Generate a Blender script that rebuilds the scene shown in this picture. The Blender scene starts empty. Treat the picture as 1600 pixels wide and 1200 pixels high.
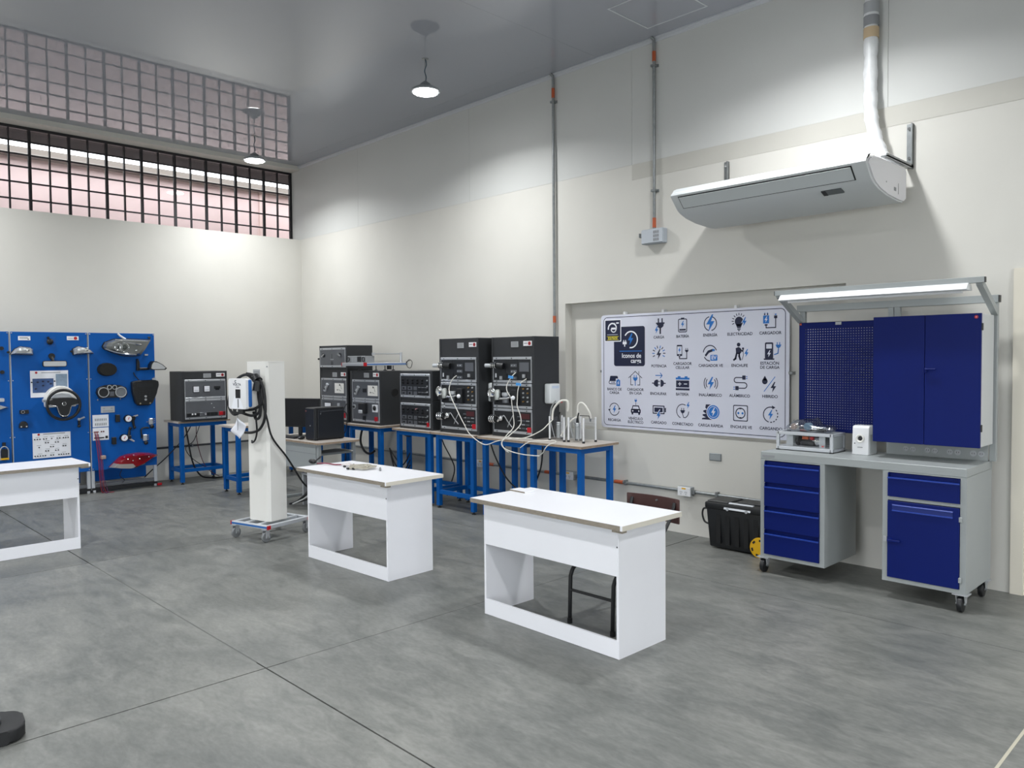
import bpy, bmesh, math, random
from mathutils import Vector, Matrix
random.seed(7)
S = bpy.context.scene
COL = S.collection
PI = math.pi

# ------------------------------------------------------------------ camera, world, exposure
cam_d = bpy.data.cameras.new('camera')
cam_d.sensor_width = 36.0
cam_d.lens = 1214.34 / 1600.0 * 36.0
cam_d.clip_end = 200
cam = bpy.data.objects.new('camera', cam_d)
COL.objects.link(cam)
_yaw, _pit, _rol = [math.radians(a) for a in (45.70085, 1.95988, -0.47208)]
_f = Vector((-math.sin(_yaw) * math.cos(_pit), math.cos(_yaw) * math.cos(_pit), -math.sin(_pit)))
_r = Vector((math.cos(_yaw), math.sin(_yaw), 0)); _u = _r.cross(_f)
_r2 = math.cos(_rol) * _r + math.sin(_rol) * _u
_u2 = -math.sin(_rol) * _r + math.cos(_rol) * _u
cam.matrix_world = Matrix(((_r2.x, _u2.x, -_f.x, 0), (_r2.y, _u2.y, -_f.y, 0), (_r2.z, _u2.z, -_f.z, 1.62), (0, 0, 0, 1)))
S.camera = cam

W = bpy.data.worlds.new('overcast_sky'); S.world = W
W.use_nodes = True
_bg = W.node_tree.nodes['Background']
_bg.inputs[0].default_value = (0.90, 0.95, 1.0, 1); _bg.inputs[1].default_value = 7.0

S.view_settings.view_transform = 'Standard'
S.view_settings.look = 'None'
S.view_settings.exposure = -0.22
S.view_settings.gamma = 1.0
S.view_settings.use_curve_mapping = False
LAMP_W = 52.0            # one ceiling lamp, radiant watts

# ------------------------------------------------------------------ materials
def lin(c):
    if isinstance(c, str):
        c = c.lstrip('#'); c = [int(c[i:i + 2], 16) / 255 for i in (0, 2, 4)]
    return tuple((x / 12.92 if x <= 0.04045 else ((x + 0.055) / 1.055) ** 2.4) for x in c) + (1,)
MATS = {}
def mat(name, col, rough=0.5, metal=0.0, var=0.0, vscale=6.0, bump=0.0, bscale=40.0, spec=0.5, coat=0.0, emit=0.0, stretch=None):
    if name in MATS: return MATS[name]
    m = bpy.data.materials.new(name); m.use_nodes = True
    nt = m.node_tree; b = nt.nodes['Principled BSDF']
    b.inputs['Base Color'].default_value = lin(col)
    b.inputs['Roughness'].default_value = rough
    b.inputs['Metallic'].default_value = metal
    b.inputs['Specular IOR Level'].default_value = spec
    b.inputs['Coat Weight'].default_value = coat
    if emit:
        b.inputs['Emission Color'].default_value = lin(col); b.inputs['Emission Strength'].default_value = emit
    if var or bump:
        tc = nt.nodes.new('ShaderNodeTexCoord'); mp = nt.nodes.new('ShaderNodeMapping')
        nt.links.new(tc.outputs['Object'], mp.inputs[0])
        if stretch: mp.inputs['Scale'].default_value = stretch
        if var:
            n = nt.nodes.new('ShaderNodeTexNoise'); n.inputs['Scale'].default_value = vscale; n.inputs['Detail'].default_value = 5
            nt.links.new(mp.outputs[0], n.inputs['Vector'])
            mr = nt.nodes.new('ShaderNodeMapRange'); mr.inputs[1].default_value = 0.3; mr.inputs[2].default_value = 0.7
            mr.inputs[3].default_value = 1 - var; mr.inputs[4].default_value = 1 + var
            nt.links.new(n.outputs[0], mr.inputs[0])
            mx = nt.nodes.new('ShaderNodeVectorMath'); mx.operation = 'SCALE'
            mx.inputs[0].default_value = lin(col)[:3]; nt.links.new(mr.outputs[0], mx.inputs['Scale'])
            nt.links.new(mx.outputs[0], b.inputs['Base Color'])
        if bump:
            n2 = nt.nodes.new('ShaderNodeTexNoise'); n2.inputs['Scale'].default_value = bscale; n2.inputs['Detail'].default_value = 3
            nt.links.new(mp.outputs[0], n2.inputs['Vector'])
            bp = nt.nodes.new('ShaderNodeBump'); bp.inputs['Strength'].default_value = bump; bp.inputs['Distance'].default_value = 0.01
            nt.links.new(n2.outputs[0], bp.inputs['Height']); nt.links.new(bp.outputs[0], b.inputs['Normal'])
    MATS[name] = m
    return m

def concrete():
    m = bpy.data.materials.new('polished_concrete'); m.use_nodes = True
    nt = m.node_tree; b = nt.nodes['Principled BSDF']; L = nt.links.new
    geo = nt.nodes.new('ShaderNodeNewGeometry')
    def noise(scale, detail, dist=0.0, st=(1, 1, 1), rot=0):
        mp = nt.nodes.new('ShaderNodeMapping'); mp.inputs['Scale'].default_value = st; mp.inputs['Rotation'].default_value = (0, 0, rot)
        L(geo.outputs['Position'], mp.inputs[0])
        n = nt.nodes.new('ShaderNodeTexNoise'); n.inputs['Scale'].default_value = scale; n.inputs['Detail'].default_value = detail
        n.inputs['Distortion'].default_value = dist; n.inputs['Roughness'].default_value = 0.6
        L(mp.outputs[0], n.inputs['Vector']); return n
    a = noise(0.9, 6, 0.6); c = noise(3.2, 8, 1.2, (1, 2.6, 1), 0.5); d = noise(22, 4, 0.3, (1, 2.2, 1), 0.6)
    def ramp(n, lo, hi, c0, c1):
        r = nt.nodes.new('ShaderNodeValToRGB'); r.color_ramp.elements[0].position = lo; r.color_ramp.elements[1].position = hi
        r.color_ramp.elements[0].color = c0; r.color_ramp.elements[1].color = c1; L(n.outputs[0], r.inputs[0]); return r
    r1 = ramp(a, 0.3, 0.7, lin('#757774'), lin('#93938e'))
    r2 = ramp(c, 0.32, 0.68, lin('#d0d3d3'), lin('#ffffff'))
    r3 = ramp(d, 0.25, 0.75, lin('#e0e0e0'), lin('#ffffff'))
    m1 = nt.nodes.new('ShaderNodeMix'); m1.data_type = 'RGBA'; m1.blend_type = 'MULTIPLY'; m1.inputs[0].default_value = 1
    L(r1.outputs[0], m1.inputs[6]); L(r2.outputs[0], m1.inputs[7])
    m2 = nt.nodes.new('ShaderNodeMix'); m2.data_type = 'RGBA'; m2.blend_type = 'MULTIPLY'; m2.inputs[0].default_value = 1
    L(m1.outputs[2], m2.inputs[6]); L(r3.outputs[0], m2.inputs[7])
    L(m2.outputs[2], b.inputs['Base Color'])
    mr = nt.nodes.new('ShaderNodeMapRange'); mr.inputs[3].default_value = 0.30; mr.inputs[4].default_value = 0.52
    L(c.outputs[0], mr.inputs[0]); L(mr.outputs[0], b.inputs['Roughness'])
    b.inputs['Specular IOR Level'].default_value = 0.35
    bp = nt.nodes.new('ShaderNodeBump'); bp.inputs['Strength'].default_value = 0.08; bp.inputs['Distance'].default_value = 0.004
    L(d.outputs[0], bp.inputs['Height']); L(bp.outputs[0], b.inputs['Normal'])
    return m
def clear(name, tint=(1, 1, 1), refl=0.08, rough=0.02):
    m = bpy.data.materials.new(name); m.use_nodes = True
    nt = m.node_tree; nt.nodes.remove(nt.nodes['Principled BSDF'])
    out = nt.nodes['Material Output']
    t = nt.nodes.new('ShaderNodeBsdfTransparent'); t.inputs[0].default_value = tint + (1,)
    g = nt.nodes.new('ShaderNodeBsdfGlossy'); g.inputs['Roughness'].default_value = rough
    fr = nt.nodes.new('ShaderNodeLayerWeight'); fr.inputs[0].default_value = 0.25
    mr = nt.nodes.new('ShaderNodeMapRange'); mr.inputs[3].default_value = refl; mr.inputs[4].default_value = 0.30
    nt.links.new(fr.outputs['Fresnel'], mr.inputs[0])
    mx = nt.nodes.new('ShaderNodeMixShader')
    nt.links.new(mr.outputs[0], mx.inputs[0]); nt.links.new(t.outputs[0], mx.inputs[1]); nt.links.new(g.outputs[0], mx.inputs[2])
    nt.links.new(mx.outputs[0], out.inputs[0])
    return m
def brickish():
    m = bpy.data.materials.new('parapet_brick'); m.use_nodes = True
    nt = m.node_tree; b = nt.nodes['Principled BSDF']
    tc = nt.nodes.new('ShaderNodeNewGeometry'); mp = nt.nodes.new('ShaderNodeMapping'); mp.inputs['Rotation'].default_value = (PI / 2, 0, PI / 2)
    br = nt.nodes.new('ShaderNodeTexBrick'); br.inputs['Scale'].default_value = 4.5
    br.inputs['Color1'].default_value = lin('#6a5b56'); br.inputs['Color2'].default_value = lin('#5c4d48'); br.inputs['Mortar'].default_value = lin('#7a726b')
    nt.links.new(tc.outputs['Position'], mp.inputs[0]); nt.links.new(mp.outputs[0], br.inputs['Vector']); nt.links.new(br.outputs[0], b.inputs['Base Color'])
    b.inputs['Roughness'].default_value = 0.9
    return m

CONC = concrete()
WALL = mat('cream_wall_paint', '#d3d1ca', 0.75, var=0.03, vscale=1.3, bump=0.10, bscale=9)
WALLUP = mat('upper_wall_board', '#cdcecb', 0.7, var=0.03, vscale=0.8, bump=0.05, bscale=6)
BAND = mat('band_paint', '#c2c0b8', 0.75, var=0.03, vscale=2)
CEIL = mat('pvc_ceiling', '#a4a7af', 0.012, var=0.0, bump=0.010, bscale=5.0, spec=0.55)
PVCW = mat('pvc_trim', '#c2c5ca', 0.3)
PINK = mat('pink_render', '#efd6d3', 0.9, var=0.05, vscale=1.5)
DARKEAVE = mat('dark_eave', '#2e2e31', 0.8)
BLKFR = mat('black_window_steel', '#17151a', 0.45)
GLASS = clear('window_glass', (0.97, 0.97, 0.97), 0.03, 0.01)
ACRYL = clear('clear_acrylic', (0.985, 0.99, 0.99), 0.012, 0.05)
BAGM = clear('clear_plastic_bag', (0.80, 0.82, 0.85), 0.20, 0.12)
WHITE = mat('white_melamine', '#ebecf1', 0.32, var=0.012, vscale=3)
EDGE = mat('raw_board_edge', '#8a8276', 0.8, var=0.2, vscale=40, stretch=(1, 1, 8))
EDGEW = mat('pale_edge_band', '#d8d3c6', 0.5)
BLUE = mat('blue_table_paint', '#0056a2', 0.42, spec=0.25, var=0.05, vscale=9)
LAMW = mat('beige_laminate', '#bdb5ad', 0.45, var=0.04, vscale=20)
LAME = mat('beech_edge', '#94826f', 0.6, var=0.15, vscale=30)
BLACKB = mat('black_rack_steel', '#2b2d30', 0.5, var=0.05, vscale=8)
BLK = mat('black_plastic', '#16181b', 0.42)
BLKM = mat('matt_black', '#0d0e10', 0.7)
RUB = mat('black_rubber', '#1b1c1e', 0.65)
FACE = mat('module_face', '#6c6f74', 0.34, metal=0.45, var=0.06, vscale=5)
FACED = mat('module_face_dark', '#26282b', 0.4, metal=0.2, var=0.08, vscale=12)
ALU = mat('anodised_aluminium', '#bfc2c6', 0.34, metal=0.5)
ALUW = mat('pale_aluminium', '#c3c7cc', 0.4, metal=0.35)
CHROME = mat('chrome', '#e6e8ea', 0.12, metal=1.0)
STEEL = mat('galvanised_steel', '#8c9091', 0.36, metal=0.6, var=0.12, vscale=30)
GREYP = mat('bench_grey_paint', '#9a9f9f', 0.42, var=0.02, vscale=5)
NAVY = mat('bench_blue_paint', '#00165f', 0.5, spec=0.2, var=0.04, vscale=3)
WPL = mat('white_plastic', '#e6e7e9', 0.35)
WPL2 = mat('offwhite_plastic', '#e6e5e0', 0.45)
ORANGE = mat('orange_conduit', '#b8562f', 0.5)
RED = mat('red_plastic', '#b3121f', 0.3)
REDL = mat('red_tail_lens', '#780814', 0.12, coat=0.6)
YEL = mat('yellow_plastic', '#e0ae12', 0.4)
BRN = mat('brown_chair_metal', '#4a2f2c', 0.5, var=0.08, vscale=12)
BOARDB = mat('blue_board', '#0056a8', 0.45, spec=0.25, var=0.03, vscale=3)
PRINTN = mat('print_navy', '#141c3c', 0.5)
PRINTB = mat('print_blue', '#1f72c4', 0.5)
PRINTW = mat('print_white', '#eef0f6', 0.5)
SIGNW = mat('sign_white', '#d9dbe8', 0.35)
YELP = mat('print_yellow', '#e0d23c', 0.5)
GREYT = mat('print_grey', '#8b8d90', 0.6)
SILV = mat('silver_label', '#b0b3b6', 0.45, metal=0.3)
LENSG = mat('lamp_lens_grey', '#b4b6b4', 0.15, metal=0.3, var=0.25, vscale=25, coat=0.5)
DGREEN = mat('blue_glass_print', '#8fa3b8', 0.4, var=0.15, vscale=18)
DBLUE = mat('diagram_blue', '#3d5a8c', 0.4, var=0.2, vscale=20)
HOSE = mat('translucent_hose', '#dcdad2', 0.35)
CABLE = mat('black_cable', '#101114', 0.5)
SKYB = mat('blue_tape', '#4a9be0', 0.5)
TAPE = mat('tan_tape', '#c3ad8c', 0.6)
LEDM = mat('led_lens', '#ffffff', 0.4, emit=60.0)
GRNP = mat('grey_desk_panel', '#9ba0a1', 0.5)
PAPER = mat('paper', '#e4e6ee', 0.7)
MIRR = mat('mirror_glass', '#d2d5d6', 0.25, metal=0.5)
SCREEN = mat('dark_screen', '#0a0d16', 0.18)
DOORW = mat('door_white', '#e6e4e0', 0.45)
CREAMT = mat('door_frame_cream', '#ddd7c8', 0.45)
BLUESIDE = mat('charger_blue', '#1d62ad', 0.35)
FILL = mat('joint_dust', '#686a67', 0.8)
FILLY = mat('joint_sealant', '#b9b4a2', 0.7)
GAP = mat('joint_dark', '#3c3e3d', 0.9)

# ------------------------------------------------------------------ mesh building
class MB:
    def __init__(s): s.bm = bmesh.new(); s.mi = 0
    def _tag(s, faces):
        for f in faces: f.material_index = s.mi
    def box(s, x0, x1, y0, y1, z0, z1, bev=0.0, seg=1):
        r = bmesh.ops.create_cube(s.bm, size=1.0)
        vs = r['verts']
        for v in vs:
            v.co = Vector(((x0 + x1) / 2 + v.co.x * (x1 - x0), (y0 + y1) / 2 + v.co.y * (y1 - y0), (z0 + z1) / 2 + v.co.z * (z1 - z0)))
        fs = list({f for v in vs for f in v.link_faces}); s._tag(fs)
        if bev > 0:
            es = list({e for v in vs for e in v.link_edges})
            g = bmesh.ops.bevel(s.bm, geom=es, offset=bev, segments=seg, profile=0.5, affect='EDGES')
            s._tag(g['faces'])
        return s
    def cyl(s, p0, p1, r, r2=None, n=14, cap=True):
        return s.tube([p0, p1], r, n, r2=r2, cap=cap)
    def tube(s, pts, r, n=8, r2=None, cap=True, radii=None, closed=False):
        pts = [Vector(p) for p in pts]; N = len(pts)
        rings = []; up = None
        for i, p in enumerate(pts):
            if closed: d = (pts[(i + 1) % N] - pts[i - 1])
            else: d = (pts[min(i + 1, N - 1)] - pts[max(i - 1, 0)])
            if d.length < 1e-9: d = Vector((0, 0, 1))
            d.normalize()
            if up is None:
                a = Vector((0, 0, 1)) if abs(d.z) < 0.9 else Vector((1, 0, 0))
                up = (a - d * a.dot(d)).normalized()
            else:
                up = up - d * up.dot(d)
                up = up.normalized() if up.length > 1e-6 else Vector((1, 0, 0))
            sd = d.cross(up)
            rr = radii[i] if radii else (r if r2 is None else r + (r2 - r) * i / max(1, N - 1))
            rings.append([s.bm.verts.new(p + up * (rr * math.cos(2 * PI * k / n)) + sd * (rr * math.sin(2 * PI * k / n))) for k in range(n)])
        fs = []
        M = N if closed else N - 1
        for i in range(M):
            A, B = rings[i], rings[(i + 1) % N]
            for k in range(n):
                fs.append(s.bm.faces.new((A[k], A[(k + 1) % n], B[(k + 1) % n], B[k])))
        if cap and not closed:
            fs.append(s.bm.faces.new(rings[0][::-1])); fs.append(s.bm.faces.new(rings[-1]))
        s._tag(fs); return s
    def prism(s, poly, axis, a, b, bev=0.0, seg=1):
        # poly in the two other axes (x: (y,z), y: (x,z), z: (x,y)), extruded from a to b
        def P(q, t):
            return Vector({'x': (t, q[0], q[1]), 'y': (q[0], t, q[1]), 'z': (q[0], q[1], t)}[axis])
        A = [s.bm.verts.new(P(q, a)) for q in poly]; B = [s.bm.verts.new(P(q, b)) for q in poly]
        n = len(poly); fs = [s.bm.faces.new(A[::-1]), s.bm.faces.new(B)]
        for i in range(n): fs.append(s.bm.faces.new((A[i], A[(i + 1) % n], B[(i + 1) % n], B[i])))
        s._tag(fs)
        if bev > 0:
            es = list({e for f in fs for e in f.edges})
            g = bmesh.ops.bevel(s.bm, geom=es, offset=bev, segments=seg, profile=0.5, affect='EDGES'); s._tag(g['faces'])
        return s
    def sph(s, c, r, sc=(1, 1, 1), u=14, v=8):
        g = bmesh.ops.create_uvsphere(s.bm, u_segments=u, v_segments=v, radius=r)
        fs = set()
        for w in g['verts']:
            w.co = Vector((c[0] + w.co.x * sc[0], c[1] + w.co.y * sc[1], c[2] + w.co.z * sc[2])); fs.update(w.link_faces)
        s._tag(fs); return s
    def lathe(s, prof, c, axis='z', n=24):
        # prof: list of (radius, along)
        rings = []
        for (r, t) in prof:
            ring = []
            for k in range(n):
                a = 2 * PI * k / n; q = (r * math.cos(a), r * math.sin(a))
                ring.append(s.bm.verts.new(Vector(c) + Vector({'z': (q[0], q[1], t), 'y': (q[0], t, q[1]), 'x': (t, q[0], q[1])}[axis])))
            rings.append(ring)
        fs = []
        for A, B in zip(rings, rings[1:]):
            for k in range(n): fs.append(s.bm.faces.new((A[k], A[(k + 1) % n], B[(k + 1) % n], B[k])))
        fs.append(s.bm.faces.new(rings[0][::-1])); fs.append(s.bm.faces.new(rings[-1]))
        s._tag(fs); return s
    def obox(s, c, half, rot):   # rotated box, rot = Matrix 3x3
        r = bmesh.ops.create_cube(s.bm, size=2.0); fs = set()
        for v in r['verts']:
            v.co = Vector(c) + rot @ Vector((v.co.x * half[0], v.co.y * half[1], v.co.z * half[2])); fs.update(v.link_faces)
        s._tag(fs); return s
    def quad(s, pts):
        f = s.bm.faces.new([s.bm.verts.new(p) for p in pts]); s._tag([f]); return s
    def xform(s, M):
        for v in s.bm.verts: v.co = M @ v.co
        return s
    def build(s, name, mats, parent=None, smooth=True, label=None):
        bmesh.ops.recalc_face_normals(s.bm, faces=s.bm.faces)
        me = bpy.data.meshes.new(name); s.bm.to_mesh(me); s.bm.free()
        if not isinstance(mats, (list, tuple)): mats = [mats]
        for m in mats: me.materials.append(m)
        if smooth:
            for p in me.polygons: p.use_smooth = True
            me.set_sharp_from_angle(angle=math.radians(32))
        return put(name, me, parent, label)
def put(name, me, parent=None, label=None):
    o = bpy.data.objects.new(name, me); COL.objects.link(o)
    if parent is not None: o.parent = parent
    if label: o['label'] = label
    return o
def tag(o, label, cat, group=None):
    o['label'] = label; o['category'] = cat
    if group: o['group'] = group
    return o
def struct(o): o['kind'] = 'structure'; return o
def thing(name, label, cat, loc=(0, 0, 0), rz=0.0, group=None):
    o = bpy.data.objects.new(name, None); COL.objects.link(o)
    o.empty_display_size = 0.1; o.location = loc; o.rotation_euler = (0, 0, rz)
    return tag(o, label, cat, group)
def copy_tree(o, parent=None):
    c = o.copy(); COL.objects.link(c)
    if parent is not None: c.parent = parent
    for ch in list(o.children): copy_tree(ch, c)
    return c
def B(name, m, parent, *boxes, bev=0.0, seg=1, label=None):
    mb = MB()
    for b in boxes: mb.box(*b, bev=bev, seg=seg)
    return mb.build(name, m, parent, smooth=bev > 0, label=label)
def smoothpath(pts, k=6):
    pts = [Vector(p) for p in pts]; out = []
    n = len(pts)
    for i in range(n - 1):
        p0 = pts[max(i - 1, 0)]; p1 = pts[i]; p2 = pts[i + 1]; p3 = pts[min(i + 2, n - 1)]
        for j in range(k):
            t = j / k
            out.append(0.5 * ((2 * p1) + (p2 - p0) * t + (2 * p0 - 5 * p1 + 4 * p2 - p3) * t * t + (3 * p1 - p0 - 3 * p2 + p3) * t ** 3))
    out.append(pts[-1]); return out
def cable(name, pts, r, m, parent=None, n=8, k=6, label=None):
    return MB().tube(smoothpath(pts, k), r, n).build(name, m, parent, label=label)
def textmesh(txt, size, align='CENTER', bold=0.0, space=1.0):
    cu = bpy.data.curves.new('lettering', 'FONT'); cu.body = txt; cu.size = size; cu.align_x = align; cu.align_y = 'CENTER'
    cu.offset = bold; cu.space_character = space; cu.resolution_u = 3
    o = bpy.data.objects.new('lettering', cu)
    COL.objects.link(o)
    dg = bpy.context.evaluated_depsgraph_get()
    me = bpy.data.meshes.new_from_object(o.evaluated_get(dg))
    COL.objects.unlink(o); bpy.data.objects.remove(o)
    return me
def text(txt, size, x, y, z, m, parent, align='CENTER', bold=0.0, sx=1.0):
    # lettering that faces local -y, centred at x, z
    me = textmesh(txt, size, align, bold)
    for v in me.vertices:
        v.co = Vector((x + v.co.x * sx, y, z + v.co.y))
    me.materials.clear(); me.materials.append(m)
    return put('lettering', me, parent)

# ------------------------------------------------------------------ the room
X0, X1, Y0, Y1, ZC = -10.78, 6.6, -7.8, 6.04, 4.55
# floor: sub-base with cast slabs divided by saw-cut joints
fl = struct(B('floor', GAP, None, (X0, X1, Y0, Y1, -0.16, -0.03)))
xs = [X0, -9.80, -6.80, -3.795, -0.822, 2.18, 5.18, X1]; ys = [Y0, -7.12, -4.12, -1.12, 1.88, 4.88, Y1]
for i in range(len(xs) - 1):
    for j in range(len(ys) - 1):
        g = 0.0045
        B('slab', CONC, fl, (xs[i] + (g if i else 0), xs[i + 1] - (g if i < len(xs) - 2 else 0), ys[j] + (g if j else 0), ys[j + 1] - (g if j < len(ys) - 2 else 0), -0.03, 0.0))
# joints that are full of dust, and one filled with pale sealant
for (a, b, c, d) in ((-6.7, -3.9, 1.8765, 1.8835), (-3.7985, -3.7915, 2.0, 4.8), (-6.8035, -6.7965, -1.0, 4.8), (X0, X1, 4.8765, 4.8835)):
    B('joint_filler', FILL, fl, (a, b, c, d, -0.03, -0.0012))
B('joint_filler', FILLY, fl, (-0.828, -0.816, Y0 + 0.1, Y1 - 0.1, -0.03, 0.0008))

# right-hand long wall with a shallow recess and a door opening
RX0, RX1, RZ0, RZ1, RD = -5.39, -2.50, 0.885, 2.170, 0.10
DX0, DX1, DZ = -1.325, -0.40, 2.13
wr = struct(B('wall_right', WALL, None,
    (X0 - 0.30, RX0, Y1, Y1 + .25, 0, 3.44), (RX0, RX1, Y1, Y1 + .25, 0, RZ0), (RX0, RX1, Y1, Y1 + .25, RZ1, 3.44),
    (RX0, RX1, Y1 + RD, Y1 + .25, RZ0, RZ1), (RX1, DX0, Y1, Y1 + .25, 0, 3.44), (DX0, DX1, Y1, Y1 + .25, DZ, 3.44),
    (DX1, X1 + .2, Y1, Y1 + .25, 0, 3.44), (X0 - .30, X1 + .2, Y1 + .006, Y1 + .25, 3.44, ZC + .1)))
px = [X0 - .26, -9.20, -6.87, -4.53, -2.20, 0.13, 2.46, 4.79, X1]
for a, b in zip(px, px[1:]):
    B('wall_panel', WALLUP, wr, (a + .0012, b - .0012, Y1 - .001, Y1 + .006, 3.441, ZC))
B('painted_band', BAND, wr, (-4.53, X1, Y1 - .0025, Y1, 3.295, 3.440))
# left wall with a long high window opening
WZ0, WZ1, WY0 = 3.435, 4.49, -0.10
wl = struct(B('wall_left', WALL, None, (X0 - .30, X0, Y0, Y1, 0, WZ0), (X0 - .30, X0, Y0, Y1, WZ1, ZC + .1), (X0 - .30, X0, Y0, WY0, WZ0, WZ1)))
# the two walls behind the viewer, with open roller doors added for daylight fill
struct(B('wall_back', WALL, None, (X0 - .3, -3.8, Y0 - .2, Y0, 0, ZC + .1), (0.8, X1 + .2, Y0 - .2, Y0, 0, ZC + .1), (-3.8, 0.8, Y0 - .2, Y0, 3.9, ZC + .1)))
struct(B('wall_front', WALL, None, (X1, X1 + .2, Y0, -3.4, 0, ZC + .1), (X1, X1 + .2, 1.4, Y1, 0, ZC + .1), (X1, X1 + .2, -3.4, 1.4, 3.9, ZC + .1)))
for (nm, p0, p1) in (('added_door_2', (-3.8, Y0 - .1), (0.8, Y0 - .1)), ('added_door_3', (X1 + .1, -3.4), (X1 + .1, 1.4))):
    d3 = struct(MB().cyl((p0[0], p0[1], 3.78), (p1[0], p1[1], 3.78), .12, n=16).build(nm, STEEL))
    for p in (p0, p1): B('guide_rail', STEEL, d3, (p[0] - .05, p[0] + .05, p[1] - .05, p[1] + .05, 0, 3.7))
# ceiling: glossy panels on a backing
ce = struct(B('ceiling', GAP, None, (X0 - .30, X1 + .2, Y0 - .2, Y1 + .25, ZC + .012, ZC + .12)))
for (a, b, c, d) in ((X0, -4.921, Y0, 5.769), (X0, -5.30, 5.771, Y1), (-5.30, -4.921, 5.769, Y1), (-4.919, X1, Y0, Y1)):
    B('ceiling_panel', CEIL, ce, (a, b, c, d, ZC, ZC + .012))
hx0, hx1, hy0, hy1 = -4.185, -3.57, 5.24, 5.815
B('hatch_frame', PVCW, ce, (hx0, hx1, hy0, hy0 + .014, ZC - .004, ZC), (hx0, hx1, hy1 - .014, hy1, ZC - .004, ZC), (hx0, hx0 + .014, hy0 + .014, hy1 - .014, ZC - .004, ZC), (hx1 - .014, hx1, hy0 + .014, hy1 - .014, ZC - .004, ZC))
o = struct(MB().prism([(Y1 - .034, ZC), (Y1, ZC), (Y1, ZC - .038), (Y1 - .010, ZC - .038), (Y1 - .016, ZC - .02), (Y1 - .034, ZC - .012)], 'x', X0, X1).build('trim_1', PVCW))

# window: black steel grid with separate panes
win = thing('window_1', 'long black steel grid window high in the left wall', 'window', (-11.045, 0, 0)); del win['category']; struct(win)
cols = [6.022 - 0.2195 * k for k in range(28)]
rows_ = [3.605, 3.81, 4.0, 4.15, 4.31]
B('frame', BLKFR, win, (-.02, .02, WY0, Y1 - .002, WZ0, WZ0 + .022), (-.02, .02, WY0, Y1 - .002, WZ1 - .035, WZ1), (-.02, .02, Y1 - .04, Y1 - .002, WZ0 + .022, WZ1 - .035), (-.02, .02, WY0, WY0 + .03, WZ0 + .022, WZ1 - .035))
for k, y in enumerate(cols[1:]):
    if y < WY0 + .05: break
    w = .016 if k % 2 == 1 else .0085
    B('mullion', BLKFR, win, (-.018, .018, y - w, y + w, WZ0 + .022, WZ1 - .035))
for z in rows_:
    B('glazing_bar', BLKFR, win, (-.010, .016, WY0 + .03, Y1 - .04, z - .0085, z + .0085))
zz = [WZ0 + .022] + rows_ + [WZ1 - .035]
pm = {}
for r in range(6):
    mb = MB(); mb.box(-.002, .002, -.104, .104, zz[r] + .004, zz[r + 1] - .004)
    first = None
    for k in range(len(cols) - 1):
        yc = (cols[k] + cols[k + 1]) / 2 - (0.012 if k == 0 else 0)
        if yc - .11 < WY0: break
        if first is None:
            first = mb.build('pane', GLASS, win, smooth=False); pn = first
        else:
            pn = put('pane', first.data, win)
        pn.location = (-.004, yc, 0)
# outside: neighbouring pink wall, brick parapet, our own dark eave
ext = struct(B('exterior_wall', PINK, None, (-12.75, -12.5, -8, 14, -.2, 4.44)))
B('ledge', mat('grey_ledge', '#8d8680', .9), ext, (-12.75, -12.33, -8, 14, 4.44, 4.475))
B('parapet', brickish(), ext, (-12.75, -12.5, -8, 14, 4.475, 4.590))
B('downpipe', mat('pink_pipe', '#e2c8c2', .7), ext, (-12.5, -12.46, 6.22, 6.27, 0, 4.44))
struct(B('eave', DARKEAVE, None, (-11.72, X0 - .30, -8, 14, 4.464, 4.56)))
struct(B('added_sky_blocker', WALL, None, (-11.3, X0 - .30, Y1 + .25, 14, -.1, 4.505), (-11.3, X0 - .30, -8, Y0 - .2, -.1, 4.505)))  # unseen facade runs added to keep sky light off the pink wall's ends
struct(B('exterior_ground', CONC, None, (-40, 40, -40, 40, -.30, -.17)))

# door at the right edge
dr = B('door_1', DOORW, None, (DX0 + .055, DX1 - .055, Y1 + .05, Y1 + .09, .012, DZ - .045)); struct(dr)
df = struct(B('trim_2', CREAMT, None, (DX0 - .055, DX0 + .02, Y1 - .018, Y1, 0, DZ + .055), (DX1 - .02, DX1 + .055, Y1 - .018, Y1, 0, DZ + .055), (DX0 + .02, DX1 - .02, Y1 - .018, Y1, DZ - .02, DZ + .055),
    (DX0, DX0 + .05, Y1, Y1 + .14, 0, DZ), (DX1 - .05, DX1, Y1, Y1 + .14, 0, DZ), (DX0 + .05, DX1 - .05, Y1, Y1 + .14, DZ - .04, DZ)))
MB().lathe([(.026, 0), (.026, -.012), (.012, -.016), (.012, -.05), (.026, -.055), (.026, -.075), (.01, -.082)], (DX1 - .12, Y1 + .05, 1.0), 'y', 16).build('door_knob', STEEL, dr)

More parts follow.
